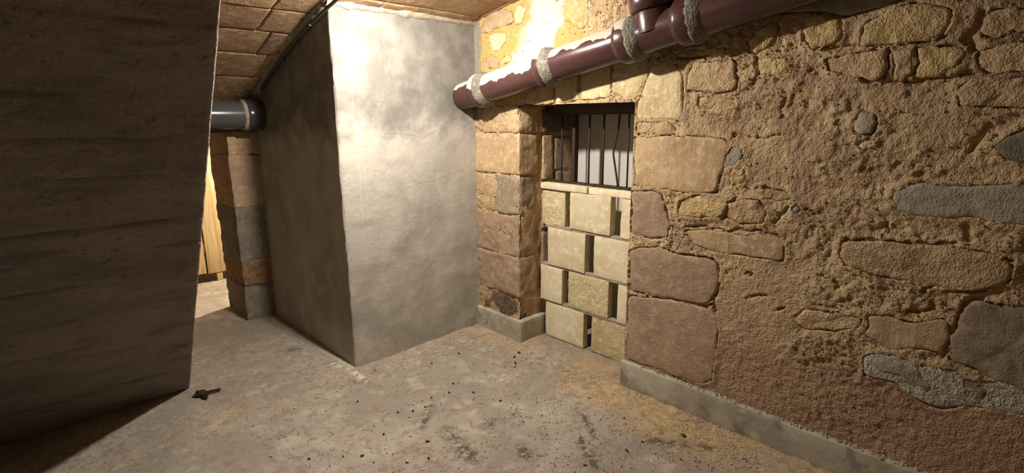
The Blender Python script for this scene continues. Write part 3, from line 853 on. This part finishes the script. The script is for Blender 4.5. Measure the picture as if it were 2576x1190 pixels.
    for k, v in (('red', red), ('gold', gold), ('white', white), ('dark', dark), ('cem', cem)):
        set_attr(me, k, v)
    g = np.random.default_rng(44)
    pr = np.clip(rough, 0, 1) ** 1.5 * (y > -0.6) * (z > 0.16) * ~((y > YJ - 0.01) & (y < YL + 0.01) & (z < ZO + 0.01)) * (h > 0.004)
    ids = g.choice(len(P), 7000, replace=False, p=pr / pr.sum())
    grit = P[ids] + np.stack([np.full(7000, -0.0005), g.uniform(-0.003, 0.003, 7000), g.uniform(-0.003, 0.003, 7000)], 1)
    o = tag(link('wall_right', me, M['mortar']), 'rough rubble stone wall with crumbling ochre mortar', 'wall', kind='structure')
    lumps('mortar_crumbs', grit, 0.0015, 0.008, M['grit'], o, 45, 0.8)['kind'] = 'stuff'
    # masonry body behind the face, with the reveals of the opening
    rough_block('wall_core', 2.50, 3.25, -1.25, YJ + 0.004, -0.02, 2.36, M['tan'], o, 0.12, 0.01, 0.004)
    rough_block('wall_core', 2.50, 3.25, YL + 0.008, 2.99, -0.02, 2.36, M['tan'], o, 0.05, 0.01, 0.012, 14)
    rough_block('wall_core', 2.515, 2.72, YJ - 0.02, YL + 0.03, ZO + 0.012, 2.36, M['tan'], o, 0.06, 0.006, 0.004)
    return o


wall_right = build_wall_right()


def stone_poly(name, poly, proud, depth, mat, parent, seed, jit=0.007, rough=1.0, x0=2.485, n=72):
    p = np.array(poly, float)
    proud = proud * 0.6
    q = np.concatenate([p, p[:1]])
    L = np.concatenate([[0], np.cumsum(np.hypot(*(q[1:] - q[:-1]).T))])
    s = np.linspace(0, L[-1], n, endpoint=False)
    o = np.stack([np.interp(s, L, q[:, 0]), np.interp(s, L, q[:, 1])], 1)
    # round the corners a little, then fray the outline
    for _ in range(1):
        o = 0.25 * np.roll(o, 1, 0) + 0.5 * o + 0.25 * np.roll(o, -1, 0)
    c = o.mean(0)
    Q3 = np.stack([np.zeros(n), o[:, 0], o[:, 1]], 1)
    out = o - c
    rad = np.linalg.norm(out, axis=1, keepdims=True)
    o = o + out / rad * (jit * fbm(Q3, 30, 3, seed))[:, None]
    out = o - c
    rad = np.linalg.norm(out, axis=1, keepdims=True)
    rings = []
    for d, k, hgt in ((0, 0, -depth), (0.0, 0, -0.010), (0.001, 0, 0.30 * proud), (0.004, 0, 0.75 * proud), (0.014, 0, proud), (0.02, 0.2, proud), (0.02, 0.42, proud), (0.02, 0.62, proud), (0.02, 0.82, proud)):
        w = np.maximum(0.02, 1 - d / rad) * (1 - k)
        rings.append((c + out * w, hgt))
    rings.append((c[None, :], proud))
    V = []
    for i, (r, hgt) in enumerate(rings):
        P3 = np.stack([np.zeros(len(r)), r[:, 0], r[:, 1]], 1)
        hh = np.full(len(r), hgt)
        if i >= 2:
            hh = hh + rough * (0.006 * fbm(P3, 7, 3, seed + 5) + 0.004 * fbm(P3, 26, 3, seed + 9))
        V.append(np.stack([x0 - hh, r[:, 0], r[:, 1]], 1))
    V = np.concatenate(V)
    F = []
    for i in range(8):
        for k in range(n):
            F.append((i * n + k, (i + 1) * n + k, (i + 1) * n + (k + 1) % n, i * n + (k + 1) % n))
    m = 9 * n
    F += [(8 * n + k, m, 8 * n + (k + 1) % n) for k in range(n)]
    area = np.sum(o[:, 0] * np.roll(o[:, 1], -1) - np.roll(o[:, 0], -1) * o[:, 1])
    if area < 0:
        F = [f[::-1] for f in F]
    return put(name, V, F, M[mat], parent, True)


for i, (mat, poly, proud, depth) in enumerate(WALL_STONES):
    stone_poly('stone', poly, proud, depth, mat, wall_right, 100 + i * 7, rough=0.5 if 'flat' in mat or mat == 'pale' else 1.3)
for i, (mat, poly, proud) in enumerate(CEMENT_PATCHES):
    tag(stone_poly('cement_patch', poly, proud, 0.03, mat, wall_right, 900 + i * 7, 0.004, 0.6), 'grey cement patch' if mat != 'plaster' else 'pale crumbly plaster patch')

# quoin stones of the jamb beside the pier, wrapping round the corner of the opening
QUOINS = [(1.452, 1.622, 2.505, 2.86, 2.66, 'tan'), (1.178, 1.440, 2.503, 2.965, 2.655, 'tanflat'), (0.895, 1.165, 2.507, 2.74, 2.645, 'grey'), (0.61, 0.885, 2.512, 2.965, 2.64, 'brownflat'),
          (0.325, 0.60, 2.507, 2.965, 2.645, 'brownflat'), (0.10, 0.305, 2.525, 2.965, 2.66, 'dark_stone')]
for i, (z0, z1, y0, y1, x1, mat) in enumerate(QUOINS):
    rough_block('stone', 2.474 + (0.014 if i == 5 else 0), x1, y0, y1, z0 - 0.003, z1 + 0.003, M[mat], wall_right, 0.018, 0.026 if i == 2 else 0.018 if i in (0, 5) else 0.008, 0.004 if i == 1 else 0.008, 24, 300 + i, 0.006)
rough_block('stone', 2.478, 2.56, 2.75, 2.965, 0.90, 1.165, M['tan'], wall_right, 0.022, 0.02, 0.009, 22, 320, 0.005)
# stones deeper in the reveal, behind the iron bars
for i, (x0, x1, z0, z1, mat) in enumerate([(2.70, 2.80, 1.13, 1.43, 'tan'), (2.815, 2.99, 1.19, 1.41, 'brownflat'), (2.83, 2.99, 1.06, 1.175, 'brownflat'), (2.70, 2.99, 1.45, 1.60, 'dark_stone'), (2.70, 2.85, 0.78, 1.03, 'brownflat'), (2.70, 2.85, 0.5, 0.76, 'brownflat')]):
    rough_block('stone', x0, x1, YL - 0.012, YL + 0.10, z0, z1, M[mat], wall_right, 0.025, 0.012, 0.005, 22, 330 + i)
lb = rough_block('lintel_beam', 2.73, 3.10, YJ - 0.05, YL + 0.05, 1.575, 1.70, M['beam'], wall_right, 0.1, 0.006, 0.002, 12, 5)

# ---- skirting of the right wall
bb = rough_block('baseboard_right', XB, 2.50, -1.2, YJ + 0.012, -0.02, 0.152, M['skirting'], None, 0.03, 0.008, 0.0022, 16, 61, 0.003)
tag(bb, 'grey cement skirting along the foot of the long rubble wall', 'baseboard', kind='structure')
bb2 = rough_block('baseboard_corner', XB, 2.50, YL - 0.03, 2.955, -0.02, 0.152, M['skirting'], None, 0.03, 0.008, 0.0018, 16, 62, 0.002)
tag(bb2, 'short grey cement skirting wrapping the jamb beside the rendered pier', 'baseboard', kind='structure')
rough_block('skirting_return', XB + 0.004, 2.72, YL - 0.032, YL + 0.02, -0.02, 0.150, M['skirting'], bb2, 0.03, 0.008, 0.002, 16, 63, 0.002)


rng = np.random.default_rng(5)
yy = rng.uniform(-0.2, 1.5, 260)
top = lumps('cement_crumbs', np.stack([rng.uniform(2.463, 2.485, 260), yy, np.full(260, 0.153)], 1), 0.004, 0.014, M['cement'], bb, 6)
top['kind'] = 'stuff'

# ---- rendered pier
def build_pier():
    x1, y1 = 2.56, 4.32
    P, F = [], []

    def face(fn, us, vs, flip):
        U, V_ = np.meshgrid(us, vs, indexing='ij')
        pts = fn(U.ravel(), V_.ravel())
        k = sum(len(q) for q in P)
        P.append(pts)
        F.append(grid_faces(len(us), len(vs), None, flip) + k)
    zs = np.linspace(-0.02, 1.0, 86)

    def front(u, v):
        z = -0.02 + v * (vault_z(YP) + 0.04)
        q = np.stack([u, np.full_like(u, YP), z], 1)
        rnd = np.clip((XP + 0.012 - u) / 0.012, 0, 1)
        q[:, 1] += -0.0035 * fbm(q, 5, 4, 71) + 0.006 * rnd ** 2
        q[:, 0] += np.where(u < XP + 0.001, 0.004 * fbm(q, 9, 3, 72), 0)
        return q

    def side(u, v):
        z = -0.02 + v * (vault_z(u) + 0.06)
        q = np.stack([np.full_like(u, XP), u, z], 1)
        rnd = np.clip((YP + 0.012 - u) / 0.012, 0, 1)
        q[:, 0] += 0.005 * fbm(q, 3.5, 4, 73) * (1 - rnd) + 0.004 * fbm(q, 9, 3, 72) * rnd
        q[:, 1] += np.where(u < YP + 0.008, 0.006 - 0.0035 * fbm(np.stack([np.full_like(u, XP), np.full_like(u, YP), z], 1), 5, 4, 71), 0) * rnd
        return q
    vs = np.linspace(0, 1, 150)
    face(front, np.concatenate([[XP, XP + 0.004, XP + 0.009], np.linspace(XP + 0.02, x1, 70)]), vs, False)
    face(side, np.concatenate([[YP, YP + 0.004, YP + 0.009], np.linspace(YP + 0.02, y1, 70)]), vs, True)
    V = np.concatenate(P)
    c = np.array([2.0, YP, 0.0])
    me = mesh('wall_pier', V - c, np.concatenate(F))
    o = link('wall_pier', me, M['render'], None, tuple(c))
    return tag(o, 'grey cement rendered pier standing out into the cellar', 'pier', kind='structure')


pier = build_pier()
# cement fillet where the pier meets the vault
for nm, pts in (('cement_fillet', [(x, YP - 0.006, vault_z(YP - 0.006) - 0.004) for x in np.linspace(XP - 0.02, 2.5, 40)]),
                ('cement_fillet', [(XP - 0.006, y, vault_z(y) - 0.004) for y in np.linspace(YP - 0.01, 4.25, 50)])):
    pts = np.array(pts)
    d = pts[-1] - pts[0]
    n = len(pts)
    wob = 0.5 + 0.55 * np.abs(fbm(pts, 16, 3, 81))
    if abs(d[0]) > abs(d[1]):
        prof = [(0, 0.012, -0.024), (0, -0.006, -0.020), (0, -0.034, 0.0), (0, -0.038, 0.03), (0, 0.02, 0.05)]
    else:
        prof = [(0.012, 0, -0.03), (-0.006, 0, -0.026), (-0.045, 0, 0.0), (-0.05, 0, 0.03), (0.02, 0, 0.05)]
    V = np.concatenate([pts + np.array(p) * np.where(np.array(p) > 0.011, 1.0, wob[:, None]) for p in prof])
    F = [(i * n + k, i * n + k + 1, (i + 1) * n + k + 1, (i + 1) * n + k) for i in range(4) for k in range(n - 1)]
    put(nm, V, np.array(F), M['cement'], pier)


# ---- vault: courses of stone blocks with open joints
def build_vault():
    ys = np.linspace(-1.3, 4.35, 80)
    X, Y = np.meshgrid(np.array([-1.3, 0.5, 1.2, 2.0, 2.8]), ys, indexing='ij')
    P = xyz(X, Y, vault_z(Y) + 0.022)
    o = link('ceiling', mesh('ceiling', P, grid_faces(5, len(ys), None, True)), M['dark_stone'])
    tag(o, 'low segmental vault of brown stone blocks', 'ceiling', kind='structure')
    rng = random.Random(12)
    bounds = [-1.3, -1.02, -0.74, -0.46, -0.18, 0.10, 0.38, 0.66, 0.94, 1.22, 1.50, 1.77, 2.04, 2.31, 2.58, 2.85, 3.122, 3.395, 3.68, 3.97, 4.30]
    for r, (a, b) in enumerate(zip(bounds[:-1], bounds[1:])):
        x = -1.3 - rng.random() * 0.4
        fixed = {15: [1.19], 16: [1.20]}.get(r, [])
        while x < 2.52:
            L = rng.uniform(0.45, 0.95)
            x1 = x + L
            for f in fixed:
                if x < f - 0.12 < x1 or abs(x1 - f) < 0.2:
                    x1 = f
            g = 0.0015
            nx, ny = max(2, int((x1 - x) / 0.07)), 5
            xs = np.concatenate([[x + g, x + g + 0.004], np.linspace(x + 0.02, x1 - 0.02, nx), [x1 - g - 0.004, x1 - g]])
            yv = np.concatenate([[a + g, a + g + 0.004], np.linspace(a + 0.02, b - 0.02, ny), [b - g - 0.004, b - g]])
            XX, YY = np.meshgrid(xs, yv, indexing='ij')
            V = xyz(XX, YY, vault_z(YY))
            i, j = np.indices(XX.shape)
            e = np.minimum(np.minimum(i, len(xs) - 1 - i), np.minimum(j, len(yv) - 1 - j)).ravel()
            drop = rng.uniform(-0.003, 0.003)
            V[:, 2] += np.where(e == 0, 0.014, np.where(e == 1, 0.002, 0.0)) - drop - np.where(e > 0, 0.004 * fbm(V, 6, 3, 7 * r) + 0.002 * fbm(V, 30, 3, 9), 0)
            V[:, :2] += np.stack([0.005 * fbm(V, 16, 2, 5), 0.005 * fbm(V, 16, 2, 6)], 1)
            put('stone', V, grid_faces(len(xs), len(yv), None, True), M['vault1' if rng.random() < 0.6 else 'vault2'], o)
            x = x1
    return o


vault = build_vault()

# ---- back wall with the low passage, jamb stones and the room's other sides
wb = rough_block('wall_back', -1.3, 0.32, YB, 4.74, -0.02, 2.2, M['dark_stone'], None, 0.12, 0.01, 0.006)
tag(wb, 'dark masonry back wall around the low passage', 'wall', kind='structure')
rough_block('lintel', 0.30, 1.5, YB + 0.005, 4.74, 1.45, 2.2, M['dark_stone'], wb, 0.1, 0.01, 0.006)
zc = [-0.01, 0.275, 0.47, 0.90, 1.285, 1.46]
for i, mat in enumerate(['cementdark', 'rust_stone', 'cementdark', 'brownflat', 'tan']):
    rough_block('stone', 1.218 + 0.003 * ((i * 5) % 3), 1.47, YB - 0.004 * (i % 2), 4.74, zc[i] - 0.003, zc[i + 1] + 0.003, M[mat], wb, 0.022, 0.006, 0.008, 22, 400 + i, 0.005)
wl = box('wall_left', -1.4, -1.3, -1.3, 6.0, -0.02, 2.4, M['grey'])
tag(wl, 'plain stone side wall behind the sloping slab', 'wall', kind='structure')
wf = box('wall_front', -1.4, 3.3, -1.4, -1.25, -0.02, 2.4, M['grey'])
tag(wf, 'plain stone wall at the near end of the cellar', 'wall', kind='structure')
wp_ = box('wall_passage', -1.3, 3.3, 6.0, 6.1, -0.02, 2.4, M['dark_stone'])
tag(wp_, 'plain stone wall closing the lit passage', 'wall', kind='structure')
box('wall_side', 2.3, 2.4, 4.74, 6.0, -0.02, 2.2, M['tan'], wp_)
box('wall_roof', -1.3, 2.4, 4.70, 6.05, 2.15, 2.25, M['tan'], wp_)


# ---- sloping board-marked slab on the near side
def build_slab():
    rng = random.Random(3)
    x0, x1, th = -0.62, XS, 0.17
    # s runs up the slope; u = across
    du = np.array([0, -SL, 1.0]); Ls = np.linalg.norm(du); du /= Ls
    nn = np.array([0, -1.0, -SL]); nn /= np.linalg.norm(nn)      # underside normal, towards the viewer
    smax = (2.29 + 0.03) * Ls
    ss = np.arange(-0.02, smax, 0.0105)
    us = np.concatenate([np.linspace(x0, x0 + 0.3, 8), np.arange(x0 + 0.33, x1 - 0.022, 0.014), [x1 - 0.011, x1 - 0.006, x1 - 0.003, x1 - 0.0005]])
    U, S = np.meshgrid(us, ss, indexing='ij')
    B = np.array([0, YS, 0.0])
    P = xyz(U, 0 * U, 0 * U) + S.reshape(-1, 1) * du + B
    u, s = U.ravel(), S.ravel()
    joints, t = [], 0.06
    while t < smax:
        joints.append(t)
        t += rng.uniform(0.15, 0.27)
    Q = np.stack([u * 0.35, s, 0 * s], 1)
    seam_shade = np.zeros(len(u))
    h = 0.004 * fbm(Q, 4, 3, 91) + 0.0028 * fbm(np.stack([u * 0.2, s, 0 * s], 1), 40, 3, 92)
    for k, j in enumerate(joints):
        jj = j + 0.004 * np.sin(u * 3 + k)
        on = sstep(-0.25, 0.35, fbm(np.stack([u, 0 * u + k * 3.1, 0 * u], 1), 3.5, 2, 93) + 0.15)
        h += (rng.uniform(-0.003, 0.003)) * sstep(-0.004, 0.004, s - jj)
        seam_shade = np.maximum(seam_shade, on * np.exp(-((s - jj) / 0.007) ** 2))
        h -= 0.009 * on * np.exp(-((s - jj) / 0.008) ** 2)
    h += 0.006 * np.maximum(0, fbm(P, 55, 2, 94) - 0.85) * 3
    rnd = np.clip((u - (x1 - 0.012)) / 0.012, 0, 1)
    fray = 0.0016 * fbm(np.stack([s, 0 * s, 0 * s], 1), 14, 4, 95)
    P = P + nn * (h * (1 - rnd) - 0.012 * rnd ** 2)[:, None]
    P[:, 0] += np.where(u > x1 - 0.03, fray, 0)
    nu, ns = len(us), len(ss)
    F = [grid_faces(nu, ns, None, True)]
    # far side, its edges
    top = P.reshape(nu, ns, 3)
    e = top[-1]
    V = [P]
    off = len(P)
    a = e - nn * (th - 0.02)
    V.append(a)
    i = np.arange(ns - 1)
    F.append(np.stack([(nu - 1) * ns + i, (nu - 1) * ns + i + 1, off + i + 1, off + i], 1))
    b = top[0] - nn * th
    V.append(b)
    off2 = off + ns
    F.append(np.stack([off + i, off + i + 1, off2 + i + 1, off2 + i], 1))
    c = np.array([0.0, YS, 0.0])
    me = mesh('wall_sloping', np.concatenate(V) - c, np.concatenate(F))
    set_attr(me, 'seam_shade', np.concatenate([seam_shade, np.zeros(len(me.vertices) - len(seam_shade))]))
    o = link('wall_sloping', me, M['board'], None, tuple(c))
    return tag(o, 'dark board-marked concrete slab sloping up from the floor to the vault', 'slab', kind='structure')


slab = build_slab()

# ================================================================== things
# ---- limestone screen in the opening
scr = empty('block_screen', (2.78, (YJ + YL) / 2, 0.0), 'open checkered screen of pale sawn limestone blocks filling the opening', 'block screen')
XI = 2.69
ROWS = [(0.0, 0.252, [(2.452, 2.105, 0), (2.040, YJ + 0.005, 1)]), (0.268, 0.520, [(2.50, 2.298, 0), (2.245, 1.910, 1), (1.842, YJ + 0.005, 0)]),
        (0.536, 0.802, [(2.435, 2.105, 0), (2.035, YJ + 0.005, 0)]), (0.820, 1.068, [(2.50, 2.290, 1), (2.240, 1.912, 0), (1.838, YJ + 0.005, 0)])]
k = 0
for z0, z1, blocks in ROWS:
    for ya, yb, rough in blocks:
        k += 1
        dx = 0.006 * ((k * 7) % 3 - 1)
        rough_block('block', XI + dx, XI + 0.05, yb, ya, z0, z1, M['blockrough' if rough else 'block'], scr, 0.035, 0.004, 0.0022, 26, 500 + k, 0.001)
for z0, spans in ((0.250, [(2.46, 1.64)]), (0.518, [(2.50, 1.64)]), (0.800, [(2.47, 1.64)])):
    for ya, yb in spans:
        rough_block('mortar_bed', XI + 0.004, XI + 0.046, yb, ya, z0, z0 + 0.022, M['cement'], scr, 0.03, 0.004, 0.0025, 40, 540 + int(z0 * 100))
rough_block('sill_slab', XI - 0.012, XI + 0.11, 2.095, 2.502, 1.070, 1.112, M['block'], scr, 0.04, 0.005, 0.0015, 26, 560)
rough_block('sill_slab', XI - 0.006, XI + 0.11, YJ + 0.006, 2.088, 1.068, 1.110, M['block'], scr, 0.04, 0.005, 0.0015, 26, 561)
rough_block('mortar_bed', XI + 0.01, XI + 0.06, 2.085, 2.098, 1.07, 1.108, M['cement'], scr, 0.03, 0.003, 0.002, 40, 562)

# ---- iron grille above the screen
gr = empty('window_grille', (2.76, 2.05, 1.11), 'rusty black iron bar grille standing on the limestone screen', 'grille')
XG = 2.755
for y, r in ((2.375, 0.0055), (2.145, 0.0062), (2.032, 0.0062), (1.848, 0.0055)):
    tube('bar', [(XG, y, 1.118), (XG, y + 0.001, 1.35), (XG, y + 0.002, 1.585)], r, M['iron'], gr)
tag(tube('bar', [(XG, 1.912, 1.118), (XG, 1.925, 1.18), (XG, 1.957, 1.325), (XG, 1.955, 1.345), (XG, 1.940, 1.42), (XG, 1.924, 1.50), (XG, 1.918, 1.585)], 0.0062, M['iron'], gr), 'bent iron bar')
rough_block('bar', XG - 0.010, XG + 0.03, 2.258, 2.282, 1.115, 1.585, M['iron'], gr, 0.1, 0.003, 0.0008, 20, 571)
rough_block('rail', XG - 0.018, XG + 0.018, YJ + 0.02, 2.495, 1.1135, 1.1275, M['iron'], gr, 0.05, 0.003, 0.0018, 30, 572)
rough_block('rail', XG - 0.012, XG + 0.012, YJ + 0.02, 2.495, 1.566, 1.582, M['iron'], gr, 0.06, 0.003, 0.001, 30, 573)

# ---- pale panel closing the opening behind the bars
pn = rough_block('backing_panel', 3.035, 3.06, YJ - 0.0, YL - 0.01, 0.0, 1.60, M['panel'], None, 0.2, 0.003, 0.0)
tag(pn, 'smooth pale grey panel closing the opening behind the iron bars', 'panel')

# ---- brown stoneware drain pipe along the wall
def drain_point(y):
    return np.array([2.37, y, 1.687 + (2.968 - y) * 0.173])


DD = np.array([0, -1.0, 0.173]); DL = np.linalg.norm(DD)
dp = empty('drain_pipe', tuple(drain_point(2.0) - np.array([0, 0, 0.12])), 'brown glazed stoneware drain pipe sloping along the stone wall with limewash splashes', 'pipe')
CUTS = [3.02, 2.775, 2.19, 1.64, 1.325, 0.45]
MATS = ['glaze_mid', 'glaze_lime', 'glaze_mid', 'glaze', 'glaze']
for i, (ya, yb) in enumerate(zip(CUTS[:-1], CUTS[1:])):
    L = (ya - yb) * DL
    R0 = 0.090
    prof = [(0.0, R0)] + [(L * t, R0) for t in np.linspace(0.02, 0.98, 10)] + [(L, R0)]
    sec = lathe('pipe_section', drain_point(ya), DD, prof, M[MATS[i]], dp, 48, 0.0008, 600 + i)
    if i > 0:
        w = 1.25 if i >= 3 else 1.0
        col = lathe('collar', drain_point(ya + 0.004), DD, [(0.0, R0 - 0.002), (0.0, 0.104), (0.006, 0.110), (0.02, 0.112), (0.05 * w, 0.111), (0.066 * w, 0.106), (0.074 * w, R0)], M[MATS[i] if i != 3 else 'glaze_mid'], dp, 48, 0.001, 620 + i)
        tag(lathe('cement_ring', drain_point(ya - 0.048 * w), DD, [(0.0, 0.1085), (0.002, 0.1125), (0.018, 0.1105), (0.04, 0.102), (0.055, 0.096), (0.066, 0.088)], M['ringcement'], col, 48, 0.0035, 640 + i), 'grey cement joint ring')
        lathe('joint_ring', drain_point(ya + 0.014), DD, [(0.0, R0 - 0.002), (0.0, 0.098), (0.011, 0.098), (0.011, R0 - 0.002)], M['beam'], col, 40, 0.003, 660 + i)
bdir = np.array([-0.10, 0.16, 0.95])
b0 = drain_point(1.455)
br = lathe('branch', b0, bdir, [(0.0, 0.10), (0.085, 0.098), (0.10, 0.092), (0.13, 0.088), (0.30, 0.088), (0.42, 0.088)], M['glaze'], dp, 40)
lathe('collar', b0 + bdir * 0.098, bdir, [(0.0, 0.085), (0.004, 0.104), (0.014, 0.113), (0.06, 0.115), (0.075, 0.110), (0.082, 0.085)], M['glaze'], dp, 40, 0.001, 650)

# ---- grey plastic pipe over the passage
gp = empty('plastic_pipe', (0.9, 4.155, 1.46), 'thick grey plastic pipe crossing above the low passage into the rendered pier', 'pipe')
lathe('pipe_section', (-0.5, 4.155, 1.575), (1, 0, 0), [(0, 0.098), (1.0, 0.098), (1.82, 0.098)], M['pvc'], gp, 40)
lathe('collar', (1.325, 4.155, 1.575), (1, 0, 0), [(0, 0.097), (0.0, 0.108), (0.012, 0.113), (0.06, 0.113), (0.072, 0.110), (0.14, 0.110)], M['pvcdark'], gp, 40)
tag(lathe('cement_ring', (1.30, 4.155, 1.575), (1, 0, 0), [(0, 0.097), (0.006, 0.106), (0.02, 0.110), (0.03, 0.105)], M['cement'], gp, 40, 0.004, 3), 'grey cement smear')

# ---- conduit along the vault edge of the pier
cd = empty('conduit', (1.41, 3.6, 1.9), 'dark thin conduit following the vault along the dark side of the pier', 'conduit')
tube('tube', [(XP - 0.018, y, vault_z(y) - 0.040) for y in np.linspace(2.75, 4.04, 30)], 0.010, M['conduit'], cd)
for y in (3.15, 3.62):
    rough_block('clip', XP - 0.031, XP + 0.002, y - 0.006, y + 0.006, vault_z(y) - 0.052, vault_z(y) - 0.028, M['conduit'], cd, 0.02, 0.003, 0.0)

# ---- pine plank partition in the passage
PLG = 1.292
pk = empty('plank_partition', (1.1, 5.62, 0.0), 'raw pine plank partition in the lit passage', 'partition')
edges = [0.36, 0.60, 0.84, 1.06, PLG, 1.53, 1.78]
for i in range(len(edges) - 1):
    g = 0.022 if i in (2, 3) else 0.008
    rough_block('plank', edges[i] + g / 2, edges[i + 1] - g / 2, 5.60, 5.622, 0.085 + 0.008 * (i % 2), 2.05, M['wood'], pk, 0.3, 0.002, 0.0)
rough_block('rail', 0.3, 1.70, 5.622, 5.68, 0.30, 0.38, M['wood'], pk, 0.3, 0.003, 0.0)
rough_block('rail', 0.3, 1.70, 5.622, 5.68, 1.60, 1.68, M['wood'], pk, 0.3, 0.003, 0.0)
rough_block('foot', 1.37, 1.42, 5.605, 5.66, -0.01, 0.10, M['wood'], pk, 0.1, 0.003, 0.0)
rough_block('foot', 0.45, 0.52, 5.605, 5.66, -0.01, 0.10, M['wood'], pk, 0.1, 0.003, 0.0)


# ---- lamps
def bulb_lamp(spec, top, label):
    x, y, z = spec['loc']
    e = empty('bulb_lamp', (x, y, z), label, 'lamp')
    m = emit_mat('lit_bulb', spec['color'], spec['power'])
    r = spec['radius']
    dome = [(-r * math.cos(math.pi / 2 * i / 5), max(0.0005, r * math.sin(math.pi / 2 * i / 5))) for i in range(6)]
    lathe('bulb_dome', (x, y, z), (0, 0, 1), dome, m, e, 14)
    lathe('bulb_body', (x, y, z), (0, 0, 1), [(0.0005, 0.002), (0.0005, r), (0.006, r), (r * 0.7, r * 0.75), (r * 1.15, r * 0.5), (r * 1.2, 0.004)], M['panel'], e, 24)
    lathe('socket', (x, y, z + r * 1.15), (0, 0, 1), [(0, 0.012), (0.0, 0.02), (0.03, 0.02), (0.04, 0.008), (0.042, 0.002)], M['bakelite'], e, 20)
    if top - z > 0.10:
        tube('cord', [(x, y, z + spec['radius'] * 1.1 + 0.035), (x, y, top)], 0.004, M['bakelite'], e, 8)
    return e


bulb_lamp(LAMP_MAIN, vault_z(LAMP_MAIN['loc'][1]) + 0.005, 'bare lit bulb hanging from the vault in front of the pier')
bulb_lamp(LAMP_PASSAGE, 2.15, 'bare lit bulb in the passage beyond the low doorway')


# ---- debris on the floor
def chip(loc, r, seed, mat):
    """flat splinter with an uneven outline and a faceted top"""
    q = random.Random(seed)
    n = q.choice((6, 7, 8))
    st, a0 = q.uniform(0.9, 2.0), q.uniform(0, 6.28)
    rim = [(st * r * math.cos(6.283 * k / n) * q.uniform(0.65, 1.15), r * math.sin(6.283 * k / n) * q.uniform(0.65, 1.15)) for k in range(n)]
    V = [(x, y, 0.0) for x, y in rim] + [(x * 0.8, y * 0.8, r * q.uniform(0.25, 0.75)) for x, y in rim] + [(q.uniform(-0.2, 0.2) * r, q.uniform(-0.2, 0.2) * r, r * q.uniform(0.5, 0.8))]
    V = [(x * math.cos(a0) - y * math.sin(a0) + loc[0], x * math.sin(a0) + y * math.cos(a0) + loc[1], z + loc[2]) for x, y, z in V]
    F = [(k, (k + 1) % n, n + (k + 1) % n, n + k) for k in range(n)] + [(n + k, n + (k + 1) % n, 2 * n) for k in range(n)] + [tuple(range(n - 1, -1, -1))]
    return put('debris_chip', V, F, mat, None, False)


rr = random.Random(8)
CHIP_LABELS = {0: 'long flat dark splinter on the floor before the limestone screen', 1: 'dark chip just behind the long flat splinter, heading a short row of chips', 45: 'largest dark clod in the sand beside the long cement skirting'}
SIZES = {0: 0.011, 1: 0.010, 2: 0.009, 3: 0.008, 45: 0.014}
for i, (x, y) in enumerate(CHIPS):
    r = SIZES.get(i, rr.uniform(0.0035, 0.0075))
    if x > XB - 0.03 and (y < YJ or y > YL):
        x = XB - 0.03
    tag(chip((x, y, 0.0), r, i + 1, M['chip']), CHIP_LABELS.get(i, 'small dark chip of debris lying on the concrete floor'), 'debris', 'dark chips scattered on the floor')


def scatter(n, seed, fn):
    g = np.random.default_rng(seed)
    out = []
    while len(out) < n:
        x, y, w = g.uniform(0.7, 2.45), g.uniform(0.45, 3.1), g.random()
        if w < fn(x, y):
            out.append((x, y, 0.002))
    return np.array(out)


def near_wall(x, y):
    d = XB - x
    k = math.exp(-(d / 0.28) ** 2) * (0.6 if y < 1.9 else 0.25 if y < 2.45 else 0.5)
    return k + 0.03


def wide(x, y):
    return 0.10 + 0.5 * math.exp(-((x - 1.9) / 0.45) ** 2) * math.exp(-((y - 1.5) / 0.8) ** 2) + 0.35 * math.exp(-((XB - x) / 0.12) ** 2)


for nm, n, seed, fn, r0, r1, mat, lab in (('sand_crumbs', 4200, 1, near_wall, 0.0012, 0.0055, 'crumb_tan', 'tan mortar crumbs gathered along the wall foot'),
                                          ('dark_crumbs', 3400, 2, wide, 0.0009, 0.0042, 'crumb_dark', 'tiny dark crumbs sprinkled over the floor'),
                                          ('pale_crumbs', 420, 3, near_wall, 0.0012, 0.005, 'crumb_pale', 'tiny whitish plaster crumbs near the wall')):
    tag(lumps(nm, scatter(n, seed, fn), r0, r1, M[mat], None, seed, 0.4), lab, 'grit', kind='stuff')

# dark curled dry leaf and twig beside the foot of the slab
lf = empty('dry_leaf', (0.63, 3.235, 0.0), 'dark shrivelled leaf and twig lying by the foot of the sloping slab', 'leaf')
g = np.linspace(0, 1, 9)


def blade(name, a, b, w, lift):
    a, b = np.array(a), np.array(b)
    d = (b - a) / np.linalg.norm(b - a)
    s = np.array([-d[1], d[0], 0])
    V = []
    for t in g:
        c = a + (b - a) * t + np.array([0, 0, lift * math.sin(t * math.pi) + 0.004])
        ww = w * (math.sin(math.pi * min(1, 0.12 + 0.85 * t)) ** 0.7)
        V += [c - s * ww + np.array([0, 0, 0.008]), c, c + s * ww + np.array([0, 0, 0.010])]
    V = np.array(V)
    V2 = V - np.array([0, 0, 0.003])
    n = len(g)
    F = []
    for i in range(n - 1):
        for k in range(2):
            q = (i * 3 + k, i * 3 + k + 1, i * 3 + k + 4, i * 3 + k + 3)
            F.append(q); F.append(tuple(x + n * 3 for x in q[::-1]))
    return put(name, np.concatenate([V, V2]), np.array(F), M['leaf'], lf)


blade('leaf_blade', (0.60, 3.27, 0.0), (0.655, 3.20, 0.0), 0.026, 0.012)
blade('leaf_blade', (0.635, 3.225, 0.0), (0.640, 3.165, 0.0), 0.014, 0.008)
tube('twig', [(0.64, 3.235, 0.012), (0.68, 3.225, 0.014), (0.725, 3.222, 0.010)], 0.008, M['leaf'], lf, 8)
tube('twig', [(0.625, 3.245, 0.014), (0.615, 3.275, 0.022)], 0.004, M['leaf'], lf, 6)
